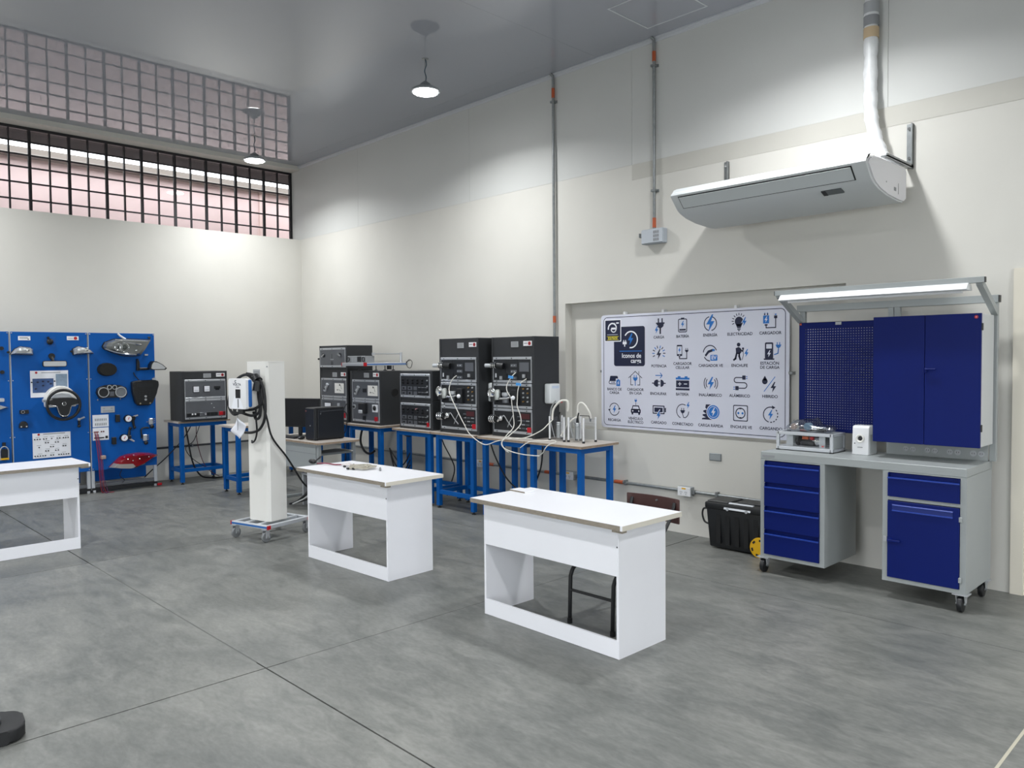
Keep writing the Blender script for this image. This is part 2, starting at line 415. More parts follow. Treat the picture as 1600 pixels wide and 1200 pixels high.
# ------------------------------------------------------------------ pendant lamps
def lamp(label):
    t = thing('pendant_lamp', label, 'lamp', (0, 0, 0), 0, 'round high-bay lamps hung in rows from the ceiling')
    MB().lathe([(.030, -.006), (.034, 0.0)], (0, 0, 0)).build('ceiling_hook', STEEL, t)
    mb = MB(); zz = -.01
    for i in range(13):
        c = Vector((0, 0, -.012 - .016 * i)); ring = []
        for k in range(8):
            a = 2 * PI * k / 8; q = (.005 * math.cos(a), .011 * math.sin(a))
            ring.append(c + (Vector((q[0], 0, q[1])) if i % 2 else Vector((0, q[0], q[1]))))
        mb.tube(ring, .0016, 5, closed=True)
    mb.build('chain', STEEL, t)
    cable('power_cord', [(.004, 0, -.006), (.012, .006, -.06), (.0, -.008, -.12), (.010, .004, -.18), (.0, 0, -.225)], .004, mat('cord_blue', '#27485e', .6), t)
    MB().lathe([(.012, -.215), (.022, -.222), (.040, -.236), (.052, -.246), (.056, -.268), (.070, -.276)], (0, 0, 0), n=28).build('driver_housing', STEEL, t)
    mb = MB().lathe([(.066, -.272), (.110, -.284), (.140, -.302), (.146, -.314), (.140, -.323), (.120, -.324)], (0, 0, 0), n=36)
    mb.build('heat_sink', mat('lamp_rim_grey', '#9ea2a6', .4, metal=.4), t)
    MB().lathe([(.118, -.3235), (.116, -.332), (.09, -.337), (.0005, -.339)], (0, 0, 0), n=36).build('lens', LEDM, t)
    mb = MB()
    for k in range(3):
        a = 2 * PI * k / 3 + .4
        mb.sph((.138 * math.cos(a), .138 * math.sin(a), -.320), .010, u=8, v=6)
    mb.build('clip', CHROME, t)
    ld = bpy.data.lights.new('lamp_light', 'AREA'); ld.shape = 'DISK'; ld.size = .235; ld.energy = LAMP_W; ld.spread = math.radians(152); ld.color = (.965, .985, 1.0)
    lo = bpy.data.objects.new('lamp_light', ld); COL.objects.link(lo); lo.parent = t; lo.location = (0, 0, -.345)
    return t
L1 = lamp('round lit lamp hung from the ceiling above the two tall black racks'); L1.location = (-6.10, 4.80, ZC)
for (x, y, lb) in ((-9.71, 4.79, 'round lit lamp hung in the corner in front of the grid window'),
                   (-2.49, 4.79, 'round lamp above the picture, over the air conditioner'), (1.12, 4.79, 'round lamp out of view to the right, by the door'),
                   (-9.71, 1.20, 'round lamp out of view above the blue training boards'), (-6.10, 1.20, 'round lamp out of view above the leftmost white desk'),
                   (-2.49, 1.20, 'round lamp out of view above the floor joint crossing'), (1.12, 1.20, 'round lamp out of view to the right of the viewer'),
                   (-9.71, -2.4, 'round lamp out of view far left along the window wall'), (-6.10, -2.4, 'round lamp out of view left of the viewer'),
                   (-2.49, -2.4, 'round lamp out of view behind the viewer'), (1.12, -2.4, 'round lamp out of view behind and right of the viewer'), (4.73, 4.79, 'added round fill lamp out of view at the far right end of the long wall'),
                   (4.73, 1.20, 'added round fill lamp out of view by the right end wall, second row'), (4.73, -2.4, 'added round fill lamp out of view by the right end wall, third row'), (4.73, -6.0, 'added round fill lamp out of view in the corner behind the viewer'),  # right end column and back row are unseen lamps added to raise the fill
                   (-9.71, -6.0, 'added round fill lamp out of view at the far left end of the back row'), (-6.10, -6.0, 'added round fill lamp out of view second from the left in the back row'), (-2.49, -6.0, 'added round fill lamp out of view in the middle of the back row'), (1.12, -6.0, 'added round fill lamp out of view second from the right in the back row')):
    c = copy_tree(L1); c.location = (x, y, ZC); c['label'] = lb

# ------------------------------------------------------------------ conduits and boxes on the wall
def vconduit(x, z0, z1, orange, label):
    t = thing('wall_conduit', label, 'conduit', (x, Y1 - .030, z0), 0, 'steel conduits on the long wall')
    pts = [(0, 0, 0), (0, 0, z1 - z0 - .05), (0, -.004, z1 - z0 - .02), (-.012, -.03, z1 - z0)]
    MB().tube(pts, .0145, 12).build('pipe', STEEL, t)
    for (a, b) in orange: MB().cyl((0, 0, a - z0), (0, 0, b - z0), .0170, n=12).build('coupling', ORANGE, t)
    for zc in [z0 + .35 + .0 * i for i in range(1)] + [orange[0][0] - .04]:
        B('clamp', STEEL, t, (-.034, .034, .018, .030, zc - z0 - .012, zc - z0 + .012), (-.024, .024, -.022, .018, zc - z0 - .010, zc - z0 + .010))
    return t
vconduit(-5.515, 0.42, ZC - .005, ((4.30, 4.40), (1.98, 2.05)), 'tall steel conduit rising behind the right tall black rack to the ceiling')
vconduit(-4.255, 2.80, ZC - .005, ((4.33, 4.42), (2.81, 2.90)), 'steel conduit dropping from the ceiling to the grey junction box')
jb = thing('junction_box', 'grey junction box on the wall at the foot of a conduit', 'electrical box', (-4.26, Y1, 2.66))
B('box', mat('box_grey', '#a9b0b8', .5), jb, (-.11, .13, -.075, 0, 0, .135), bev=.006)
B('cover', mat('box_light', '#bcc2c9', .45), jb, (-.105, .125, -.082, -.075, .006, .129), bev=.002)
B('gland', STEEL, jb, (-.14, -.11, -.055, -.025, .075, .105), (-.15, -.14, -.06, -.02, .07, .11))
B('vent', GREYT, jb, *[(.03 + .022 * i, .046 + .022 * i, -.084, -.082, .02 + .034 * j, .044 + .034 * j) for i in range(3) for j in range(3)])
hc = thing('wall_conduit', 'long horizontal steel conduit low along the wall under the sign', 'conduit', (-8, Y1 - .022, .397), 0, 'steel conduits on the long wall')
MB().cyl((-2.75, 0, 0), (5.15, 0, 0), .015, n=10).build('pipe', STEEL, hc)
for xa in (-4.68, -5.62, -6.52):
    MB().cyl((xa + 8 - .05, 0, 0), (xa + 8 + .05, 0, 0), .018, n=10).build('coupling', ORANGE, hc)
for xa in (-4.60, -7.1, -3.6, -8.2):
    B('clamp', STEEL, hc, (xa + 8 - .010, xa + 8 + .010, -.018, .022, -.022, .028))
def outlet(x, label):
    t = thing('outlet_box', label, 'electrical outlet', (x, Y1, .355), 0, 'white outlet boxes on the low conduit')
    B('box', mat('box_grey2', '#9a9ea0', .5), t, (-.068, .068, -.058, 0, 0, .085), bev=.004)
    B('cover_plate', WPL, t, (-.066, .066, -.066, -.058, .002, .083), bev=.002)
    B('socket', GREYT, t, *[(u + a, u + a + .005, -.0675, -.066, .030, .044) for u in (-.04, .012) for a in (0, .016)], *[(u + .006, u + .014, -.0675, -.066, .016, .024) for u in (-.04, .012)])
    B('sticker', mat('sticker_yellow', '#e3b23c', .5), t, (-.022, .020, -.0672, -.066, .062, .076))
    B('connector', STEEL, t, (.068, .10, -.045, -.012, .025, .058))
outlet(-3.915, 'white outlet box on the low conduit between brown chair and toolbox')
outlet(-5.31, 'white outlet box seen between the legs of the last blue table')
outlet(-6.66, 'grey outlet box seen behind the blue table under the left tall rack')
wp = B('wall_plate', mat('plate_grey', '#8f9496', .4, metal=.5), None, (-.06, .06, -.010, 0, -.034, .034), bev=.004); wp.location = (-3.63, Y1, .728)
tag(wp, 'small grey blank wall plate beneath the icon sign', 'wall plate')
MB().box(-.05, .05, -.0115, -.010, -.024, .024, bev=.001).build('lid', mat('plate_light', '#a7acae', .4, metal=.4), wp)
lc = thing('wall_conduit', 'dark low conduit running along the left wall behind the rack table', 'conduit', (X0 + .02, 3.0, .44))
MB().cyl((0, -5, 0), (0, 2.95, 0), .014, n=8).build('pipe', mat('dark_conduit', '#4a4c4e', .5, metal=.5), lc)
for yy in (.2, 1.3, 2.4): B('clamp', STEEL, lc, (-.02, .016, yy, yy + .02, -.02, .024))
pg = B('wall_hook', BLKM, None, (-.012, .012, -.02, 0, -.012, .012), bev=.004); pg.location = (-10.30, Y1, 1.62); tag(pg, 'tiny black hook on the wall right of the white charging column', 'hook')

# ------------------------------------------------------------------ air conditioner
ac = thing('air_conditioner', 'long white suspended air conditioner on the wall above the sign', 'air conditioner', (-2.80, 5.60, 2.70))
AX = .75
prof = [(5.93, 2.950), (5.40, 2.948), (5.305, 2.930), (5.262, 2.912), (5.243, 2.890), (5.246, 2.880), (5.335, 2.790), (5.38, 2.765), (5.46, 2.738), (5.60, 2.715), (5.80, 2.702), (5.90, 2.704), (5.945, 2.73), (5.95, 2.93)]
prof = [(a - 5.60, b - 2.70) for a, b in prof]
MB().prism(prof, 'x', -AX, AX).build('casing', mat('ac_white', '#e9e9ea', .38), ac)
endp = [(a * .96 + .02, b * .95 + .007) for a, b in prof]
for sx in (-1, 1):
    MB().prism(endp, 'x', sx * AX, sx * (AX + .012)).build('end_cap', mat('ac_end', '#e2e1e4', .4), ac)
def slope(a, b, u0, u1, off, th, name, m):
    a = Vector((0, a[0] - 5.60, a[1] - 2.70)); b = Vector((0, b[0] - 5.60, b[1] - 2.70))
    d = (b - a).normalized(); n = Vector((1, 0, 0)).cross(d)
    if n.y > 0: n = -n
    mid = (a + b) / 2 + n * off; R = Matrix((Vector((1, 0, 0)), d, n)).transposed()
    mb = MB(); mb.obox(mid + Vector(((u0 + u1) / 2, 0, 0)), ((u1 - u0) / 2, (b - a).length / 2, th), R)
    return mb.build(name, m, ac, smooth=False)
fsh = [(a, b) for a, b in prof[2:12]]; fsi = [(a + .02 * (1 if i < 4 else 0), b + .022) for i, (a, b) in enumerate(fsh)]
MB().prism([(a - .004 * (1 if a < -.2 else 0), b - .004) for a, b in fsh] + fsi[::-1], 'x', -AX - .004, AX + .004).build('front_shell', mat('ac_grey', '#cdd1d2', .42), ac)
slope((5.2500, 2.8765), (5.331, 2.7945), -.69, .66, .006, .0035, 'louver_gap', BLKM)
slope((5.2555, 2.8710), (5.326, 2.7995), -.682, .652, .0105, .004, 'louver', mat('ac_louver', '#c8cdce', .4))
slope((5.375, 2.769), (5.43, 2.747), .40, .54, .008, .004, 'display', mat('ac_display', '#5d6264', .35))
slope((5.375, 2.769), (5.43, 2.747), .40, .43, .012, .002, 'receiver', BLK)
B('brand_plate', GREYT, ac, (AX + .012, AX + .013, .12, .16, .06, .085))
B('slot', BLK, ac, (AX + .012, AX + .013, .20, .204, .045, .12))
MB().cyl((AX + .012, -.02, .10), (AX + .0135, -.02, .10), .006, n=8).build('screw', STEEL, ac)
for bx in (-.72, .76):
    mb = MB(); mb.box(bx - .022, bx + .022, .428, .438, .27, .58)
    mb.box(bx + .014, bx + .022, .40, .438, .27, .58)
    mb.box(bx - .022, bx + .022, -.06, .438, .262, .272); mb.box(bx + .014, bx + .022, -.06, .438, .255, .285)
    br = mb.build('bracket', STEEL, ac, smooth=False)
    for zz in (.335, .545): MB().cyl((bx - .003, .418, zz), (bx - .003, .428, zz), .011, n=8).build('bolt', CHROME, br)
ip = thing('insulated_pipe', 'white wrapped insulated pipe rising from the air conditioner to the ceiling', 'pipe', (-2.2, 5.93, 2.95))
pts = smoothpath([(.05, -.06, .0), (.02, -.04, .10), (-.03, -.02, .22), (-.075, 0, .40), (-.095, .03, .62), (-.10, .045, .9), (-.10, .05, 1.2), (-.10, .05, 1.6)], 8)
mb = MB(); mb.tube(pts, .05, 16, radii=[.047 + .0035 * math.sin(i * 1.1) + .002 * math.sin(i * 2.7) for i in range(len(pts))]); mb.build('wrap', mat('foil_wrap', '#dfe1e2', .35, var=.08, vscale=14, bump=.4, bscale=16), ip)
MB().cyl((-.10, .05, 1.00), (-.10, .05, 1.075), .0535, n=16).build('tape', TAPE, ip)
MB().cyl((-.10, .05, 1.09), (-.10, .05, 1.16), .0535, n=16).build('tape', GREYT, ip)
MB().cyl((-.10, .05, 1.18), (-.10, .05, 1.26), .0530, n=16).build('tape', SILV, ip)

# ------------------------------------------------------------------ icon sign in the wall recess
sg = thing('icon_sign', 'large white sign with blue charging icons in the wall recess', 'sign', (-3.967, 6.09, 1.473))
SW, SH = .988, .558
def rrect(x0, x1, z0, z1, r, n=5):
    out = []
    for (cx, cz, a0) in ((x1 - r, z1 - r, 0), (x0 + r, z1 - r, 90), (x0 + r, z0 + r, 180), (x1 - r, z0 + r, 270)):
        for k in range(n + 1):
            a = math.radians(a0 + 90 * k / n); out.append((cx + r * math.cos(a), cz + r * math.sin(a)))
    return out
MB().prism(rrect(-SW, SW, -SH, SH, .035), 'y', 0, .012).build('board', SIGNW, sg, smooth=False)
for (u, v) in ((-.70, SH), (-.25, SH), (.50, SH), (-SW, 0), (SW, 0)):
    if abs(u) == SW: B('fixing', STEEL, sg, (u - .012 if u < 0 else u - .004, u + .004 if u < 0 else u + .03, -.003, .05, v - .012, v + .012))
    else: B('fixing', WPL, sg, (u - .012, u + .012, -.002, .05, v - .006, v + .024))
class Ink:
    def __init__(s, cx, cz, k=1.0): s.bm = bmesh.new(); s.c = (cx, cz); s.k = k; s.L = 1; s.mi = 0
    def m(s, mi, L=None): s.mi = mi; s.L = L if L is not None else s.L; return s
    def poly(s, pts):
        y = -.0004 * s.L - .0002
        f = s.bm.faces.new([s.bm.verts.new((s.c[0] + s.k * a, y, s.c[1] + s.k * b)) for a, b in pts]); f.material_index = s.mi
        return s
    def tri(s, pts):   # concave polygons are cut into triangles
        from mathutils.geometry import tessellate_polygon
        y = -.0004 * s.L - .0002
        vs = [s.bm.verts.new((s.c[0] + s.k * a, y, s.c[1] + s.k * b)) for a, b in pts]
        for t in tessellate_polygon([[Vector((a, b, 0)) for a, b in pts]]):
            f = s.bm.faces.new([vs[i] for i in t]); f.material_index = s.mi
        return s
    def disc(s, x, z, r, n=18): return s.poly([(x + r * math.cos(2 * PI * i / n), z + r * math.sin(2 * PI * i / n)) for i in range(n)])
    def arc(s, x, z, r, w, a0=0, a1=360, n=24, ):
        for i in range(n):
            t0 = math.radians(a0 + (a1 - a0) * i / n); t1 = math.radians(a0 + (a1 - a0) * (i + 1) / n)
            s.poly([(x + (r - w) * math.cos(t0), z + (r - w) * math.sin(t0)), (x + r * math.cos(t0), z + r * math.sin(t0)), (x + r * math.cos(t1), z + r * math.sin(t1)), (x + (r - w) * math.cos(t1), z + (r - w) * math.sin(t1))])
        return s
    def line(s, pts, w):
        for (a, b), (c, d) in zip(pts, pts[1:]):
            l = math.hypot(c - a, d - b) or 1; nx, nz = -(d - b) / l * w / 2, (c - a) / l * w / 2
            ex, ez = (c - a) / l * w / 2, (d - b) / l * w / 2
            s.poly([(a - ex + nx, b - ez + nz), (a - ex - nx, b - ez - nz), (c + ex - nx, d + ez - nz), (c + ex + nx, d + ez + nz)])
        return s
    def rect(s, x0, x1, z0, z1, r=0): return s.poly(rrect(x0, x1, z0, z1, r, 4) if r else [(x0, z0), (x1, z0), (x1, z1), (x0, z1)])
    def bolt(s, x, z, h):
        p = [(.10, .5), (-.28, -.08), (-.04, -.08), (-.12, -.5), (.28, .10), (.04, .10), (.20, .5)]
        return s.tri([(x + a * h, z + b * h) for a, b in p])
    def plug(s, x, z, h, up=True):   # two prongs, round body, tail
        q = 1 if up else -1
        s.rect(x - .24 * h, x - .12 * h, z + .1 * h * q if q > 0 else z - .5 * h, z + .5 * h if q > 0 else z - .1 * h)
        s.rect(x + .12 * h, x + .24 * h, z + .1 * h * q if q > 0 else z - .5 * h, z + .5 * h if q > 0 else z - .1 * h)
        s.tri([(x - .42 * h, z + .16 * h * q), (x + .42 * h, z + .16 * h * q), (x + .42 * h, z + .05 * h * q), (x + .34 * h, z + .04 * h * q), (x + .30 * h, z - .16 * h * q), (x + .1 * h, z - .3 * h * q), (x - .1 * h, z - .3 * h * q), (x - .30 * h, z - .16 * h * q), (x - .34 * h, z + .04 * h * q), (x - .42 * h, z + .05 * h * q)])
        return s.rect(x - .06 * h, x + .06 * h, min(z - .5 * h * q, z - .25 * h * q), max(z - .5 * h * q, z - .25 * h * q))
    def done(s, name='icon'):
        for f in s.bm.faces:
            f.normal_update()
            if f.normal.y > 0: f.normal_flip()
        me = bpy.data.meshes.new(name); s.bm.to_mesh(me); s.bm.free()
        for m in (PRINTN, PRINTB, SIGNW, YELP, PRINTW): me.materials.append(m)
        return put(name, me, sg)
U = lambda X: X + 3.967
V = lambda z: z - 1.473
# border line
k = Ink(0, 0); bx, bz, br = .958, .536, .045
P1 = rrect(-bx, bx, -bz, bz, br, 6); P2 = rrect(-bx + .006, bx - .006, -bz + .006, bz - .006, br - .006, 6)
for i in range(len(P1)): k.poly([P1[i], P1[(i + 1) % len(P1)], P2[(i + 1) % len(P1)], P2[i]])
k.done('border_line')
# heading block
hx, hz = U(-4.608), V(1.718)
k = Ink(hx, hz); k.m(0, 1).poly(rrect(-.186, .186, -.192, .192, .024))
k.m(4, 2).arc(.02, .065, .085, .013, -100, 150, 26); k.m(4, 2).rect(-.078, -.030, .020, .046, .006).rect(-.070, -.061, .046, .062).rect(-.047, -.038, .046, .062).line([(-.054, .02), (-.054, .004)], .012)
k.m(1, 3).bolt(.018, .068, .115); k.m(1, 2).rect(-.118, .150, -.050, -.043); k.done('heading_block')
text('Iconos de', .062, U(-4.465), -.0014, V(1.626), PRINTW, sg, 'RIGHT', .0012, .95)
text('carga', .062, U(-4.465), -.0014, V(1.577), PRINTW, sg, 'RIGHT', .0012, .95)
# dark sticker over the corner
k = Ink(U(-4.807), V(1.876)); k.m(4, 3).poly(rrect(-.103, .103, -.110, .110, .008)); k.m(0, 4).poly(rrect(-.094, .094, -.101, .101, .004))
k.m(4, 5).arc(-.005, .02, .058, .014, 10, 190, 14).arc(.01, .016, .036, .010, 180, 380, 14).rect(-.02, .05, .01, .03, .006).rect(.042, .075, .066, .080).rect(.018, .028, .068, .076)
k.m(3, 5).rect(-.075, .075, -.060, -.056).rect(-.075, .075, -.092, -.089).m(2, 5).line([(-.07, -.04), (.06, -.04)], .004); k.done('sticker')
text('SEGURIDAD', .023, U(-4.807), -.0026, V(1.876) - .067, YELP, sg, 'CENTER', .0006)
text('ELÉCTRICA', .023, U(-4.807), -.0026, V(1.876) - .082, YELP, sg, 'CENTER', .0006)
W_ = .0085
def icon(X, z, fn): kk = Ink(U(X), V(z)); fn(kk); kk.done()
# row 1
icon(-4.258, 1.902, lambda k: (k.m(0).plug(.012, .015, .115), k.line([(.012, -.03), (.012, -.066)], .016), k.m(2, 2).bolt(-.03, -.035, .085), k.m(1, 3).bolt(-.03, -.035, .070)))
icon(-4.002, 1.902, lambda k: ([k.m(0).arc(cx, cz, .016, W_, a, a + 90, 5) for cx, cz, a in ((.032, .043, 0), (-.032, .043, 90), (-.032, -.05, 180), (.032, -.05, 270))], k.rect(-.048, -.0395, -.05, .043).rect(.0395, .048, -.05, .043).rect(-.032, .032, .0505, .059).rect(-.032, .032, -.066, -.0575).rect(-.018, .018, .059, .068), k.rect(-.034, .034, -.050, -.034), k.m(1).bolt(0, .008, .062)))
icon(-3.714, 1.905, lambda k: (k.m(0).arc(0, 0, .066, W_, 15, 75, 10).arc(0, 0, .066, W_, 100, 255, 18).arc(0, 0, .066, W_, 280, 375, 14), k.m(1, 2).bolt(0, .006, .150)))
icon(-3.426, 1.909, lambda k: (k.m(0).disc(-.008, .006, .040), k.tri([(-.038, -.02), (.022, -.02), (.008, -.052), (-.024, -.052)]), k.rect(-.024, .008, -.066, -.056), k.poly([(-.02, -.07), (.004, -.07), (-.008, -.082)]),
    [k.line([(-.008 + .052 * math.cos(a), .008 + .052 * math.sin(a)), (-.008 + .066 * math.cos(a), .008 + .066 * math.sin(a))], .007) for a in [math.radians(d) for d in (45, 68, 90, 112, 135, 158, 180, 202)]], k.m(2, 2).bolt(.040, .0, .095), k.m(1, 3).bolt(.042, 0, .078)))
icon(-3.146, 1.909, lambda k: (k.m(1).rect(-.064, -.010, -.022, .045), k.rect(-.052, -.046, .062, .07).rect(-.028, -.022, .062, .07), k.m(0).rect(-.056, -.044, .048, .062).rect(-.030, -.018, .048, .062), k.rect(-.050, -.024, -.040, -.028), k.line([(-.037, -.04), (-.037, -.058), (.048, -.058), (.048, .02)], W_), k.rect(.034, .062, .018, .042, .004), k.m(1).rect(.040, .056, .046, .056), k.m(2, 2).bolt(-.037, .011, .052)))
# row 2
icon(-4.263, 1.647, lambda k: (k.m(0).bolt(.0, -.008, .098), [k.m(0 if i % 2 else 1).line([(.052 * math.cos(a), .052 * math.sin(a)), (.070 * math.cos(a), .070 * math.sin(a))], .0085) for i, a in enumerate([math.radians(d) for d in (-25, 0, 25, 50, 75, 105, 130, 155, 180, 205)])]))
icon(-4.002, 1.662, lambda k: (k.m(0).rect(-.062, -.004, -.042, .060, .006), k.m(2, 2).rect(-.056, -.010, -.024, .046), k.disc(-.033, -.033, .005, 8), k.m(1, 3).bolt(-.033, .012, .050), k.m(0, 1).rect(-.042, -.024, -.054, -.044), k.line([(-.033, -.05), (-.033, -.066), (.044, -.066), (.044, -.01)], W_), k.plug(.044, .006, .048)))
icon(-3.709, 1.648, lambda k: (k.m(0).arc(-.008, -.004, .072, W_, 20, 175, 20).arc(-.008, -.01, .068, W_, 205, 270, 10), k.tri([(-.062, -.022), (-.03, .018), (.02, .034), (.024, .012), (-.018, -.002), (-.05, -.036)]), k.m(1, 2).rect(.016, .040, .012, .032, .004), k.m(1, 2).poly(rrect(-.004, .066, -.072, -.020, .006))))
text('EV', .046, U(-3.709) + .031, -.0016, V(1.648) - .046, SIGNW, sg, 'CENTER', .0014)
icon(-3.425, 1.654, lambda k: (k.m(0).disc(-.012, .060, .017), k.tri([(-.040, .030), (-.012, .040), (.010, .028), (.014, -.006), (-.002, -.024), (-.036, -.018)]), k.line([(-.03, -.016), (-.042, -.06), (-.055, -.070)], .017), k.line([(-.006, -.018), (-.006, -.04), (.004, -.068)], .016), k.line([(.004, .022), (.022, .002), (.030, .014)], .010), k.line([(.030, .02), (.034, -.03), (.022, -.07)], .005), k.disc(.030, .026, .010, 10), k.m(1, 2).bolt(.062, -.014, .070)))
icon(-3.141, 1.656, lambda k: (k.m(0).poly(rrect(-.052, .022, -.064, .072, .010)), k.rect(-.062, .032, -.074, -.062), k.m(2, 2).rect(-.040, .010, .020, .058, .004), k.bolt(-.015, -.022, .060), k.m(1, 1).plug(.068, .042, .060), k.line([(.068, .012), (.064, -.02), (.034, -.030)], W_)))
# row 3
icon(-4.791, 1.383, lambda k: (k.m(0).tri([(-.062, -.006), (-.052, .040), (-.046, .046), (.036, .046), (.044, .036), (.050, -.006)]), k.arc(-.052, -.018, .018, .007, 90, 270, 8), k.line([(-.05, -.033), (.022, -.033)], .007), k.line([(-.034, -.016), (-.030, -.016)], .008), k.line([(-.018, -.016), (.006, -.016)], .007), k.m(2, 2).rect(.018, .078, -.058, .02), k.m(1, 3).poly(rrect(.026, .072, -.054, .006, .005)), k.m(1, 3).rect(.040, .058, .006, .014), k.m(2, 4).bolt(.049, -.024, .044)))
icon(-4.536, 1.409, lambda k: (k.m(0).line([(-.078, .004), (0, .066), (.078, .004)], .0065), k.line([(.042, .04), (.042, .064)], .006), k.line([(-.054, .016), (-.054, -.064), (-.028, -.064)], .0065), k.line([(.054, .016), (.054, -.064), (.028, -.064)], .0065), k.m(1).plug(0, -.004, .070), k.line([(0, -.03), (0, -.068)], .008)))
icon(-4.264, 1.383, lambda k: (k.m(1).line([(-.034, .056), (.036, .056)], .008), k.line([(.018, .078), (.038, .056), (.018, .034)], .008), k.m(0).rect(-.076, -.056, -.022, -.012), k.tri([(-.058, -.026), (-.05, .004), (-.03, .016), (-.008, .016), (-.008, -.05), (-.03, -.05), (-.05, -.038)]), k.rect(-.008, .012, -.004, .004).rect(-.008, .012, -.036, -.028), k.tri([(.020, .016), (.034, .016), (.052, .004), (.060, -.017), (.052, -.038), (.034, -.05), (.020, -.05)]), k.rect(.058, .078, -.022, -.012)))
icon(-4.002, 1.378, lambda k: (k.m(1).rect(-.074, .074, .026, .044).rect(-.052, -.022, .044, .056).rect(.022, .052, .044, .056), k.m(0).rect(-.070, .070, -.046, .018).rect(-.074, .074, -.072, -.054), k.m(2, 2).line([(-.044, -.014), (-.018, -.014)], .008).line([(-.031, -.027), (-.031, -.001)], .008).line([(.018, -.014), (.044, -.014)], .008)))
icon(-3.709, 1.375, lambda k: (k.m(1).bolt(0, 0, .115), [k.m(0).arc(-s * .01, 0, r, .0075, a - 38, a + 38, 10) for r in (.062, .082) for a, s in ((0, 1), (180, -1))]))
icon(-3.422, 1.388, lambda k: (k.m(0).line([(.020, .042), (-.035, .042)], .0085), k.arc(-.035, .020, .026, .0085, 90, 270, 10), k.line([(-.035, -.002), (.040, -.002)], .0085), k.arc(.040, -.026, .028, .0085, -90, 90, 10), k.line([(.040, -.050), (-.014, -.050)], .0085), k.rect(.020, .052, .024, .060, .004), k.m(1).rect(.056, .068, .030, .038).rect(.056, .068, .046, .054), k.m(0).rect(-.046, -.014, -.068, -.032, .004), k.m(1).rect(-.064, -.050, -.064, -.056).rect(-.064, -.050, -.046, -.038)))
icon(-3.151, 1.379, lambda k: (k.m(0).disc(-.042, .022, .025), k.tri([(-.066, .030), (-.042, .070), (-.018, .030)]), k.m(1).line([(-.048, -.062), (.048, .060)], .006), k.m(0).bolt(.034, -.026, .090)))
# row 4
icon(-4.792, 1.099, lambda k: (k.m(1).bolt(0, 0, .080), k.m(0).arc(0, 0, .064, .0075, 20, 165, 16).arc(0, 0, .064, .0075, 200, 345, 16), k.tri([(-.078, -.006), (-.050, .006), (-.056, -.024)]), k.tri([(.078, .006), (.050, -.006), (.056, .024)])))
icon(-4.531, 1.131, lambda k: (k.m(1).plug(0, .062, .040), k.m(0).line([(0, .04), (0, .02)], .005), k.tri([(-.052, -.030), (-.036, .016), (.036, .016), (.052, -.030)]), k.rect(-.058, .058, -.058, -.020, .006), k.rect(-.050, -.030, -.074, -.056).rect(.030, .050, -.074, -.056), k.m(2, 2).tri([(-.038, -.018), (-.028, .006), (.028, .006), (.038, -.018)]), k.disc(-.036, -.038, .008, 10), k.disc(.036, -.038, .008, 10)))
icon(-4.260, 1.100, lambda k: (k.m(0).rect(-.074, .060, -.024, .056, .004), k.rect(.062, .076, -.004, .036), k.m(2, 2).rect(-.064, .050, -.014, .046), k.m(0, 3).rect(-.054, .040, -.006, .036), k.m(2, 4).bolt(-.006, -.030, .100), k.m(1, 5).bolt(-.006, -.034, .082)))
icon(-4.002, 1.117, lambda k: (k.m(0).arc(0, -.004, .068, .0075, 60, 250, 22).arc(0, -.004, .068, .0075, -60, 0, 8), k.plug(0, -.004, .062), k.line([(0, -.03), (.010, -.060), (.03, -.062)], .007), k.m(1).bolt(.058, .052, .064)))
icon(-3.709, 1.120, lambda k: (k.m(0).tri([(-.050, .066), (.03, .066), (.02, -.070), (-.090, -.070), (-.088, -.058), (-.05, -.05), (-.082, -.036), (-.084, -.024), (-.046, -.018), (-.078, .0), (-.074, .012), (-.04, .020), (-.056, .036)]), k.m(2, 2).disc(.026, 0, .070), k.m(1, 3).disc(.026, 0, .062), k.m(2, 4).arc(.026, 0, .050, .004, 0, 360, 24), k.bolt(.026, 0, .078)))
icon(-3.418, 1.122, lambda k: (k.m(0).poly(rrect(-.070, .070, -.070, .070, .012)), k.m(2, 2).poly(rrect(-.062, .062, -.062, .062, .008)), k.m(0, 3).arc(0, 0, .048, .009, 0, 360, 24), k.rect(-.010, .010, .034, .046).rect(-.010, .010, -.046, -.034), k.m(1, 3).disc(-.020, 0, .010, 12), k.disc(.020, 0, .010, 12)))
icon(-3.141, 1.122, lambda k: (k.m(1).bolt(0, 0, .082), k.m(0).arc(0, 0, .068, .0085, 75, 255, 22), [k.arc(0, 0, .068, .0085, a, a + 14, 3) for a in (268, 292, 316, 340, 4, 28)], k.tri([(.012, .078), (.044, .062), (.016, .046)])))
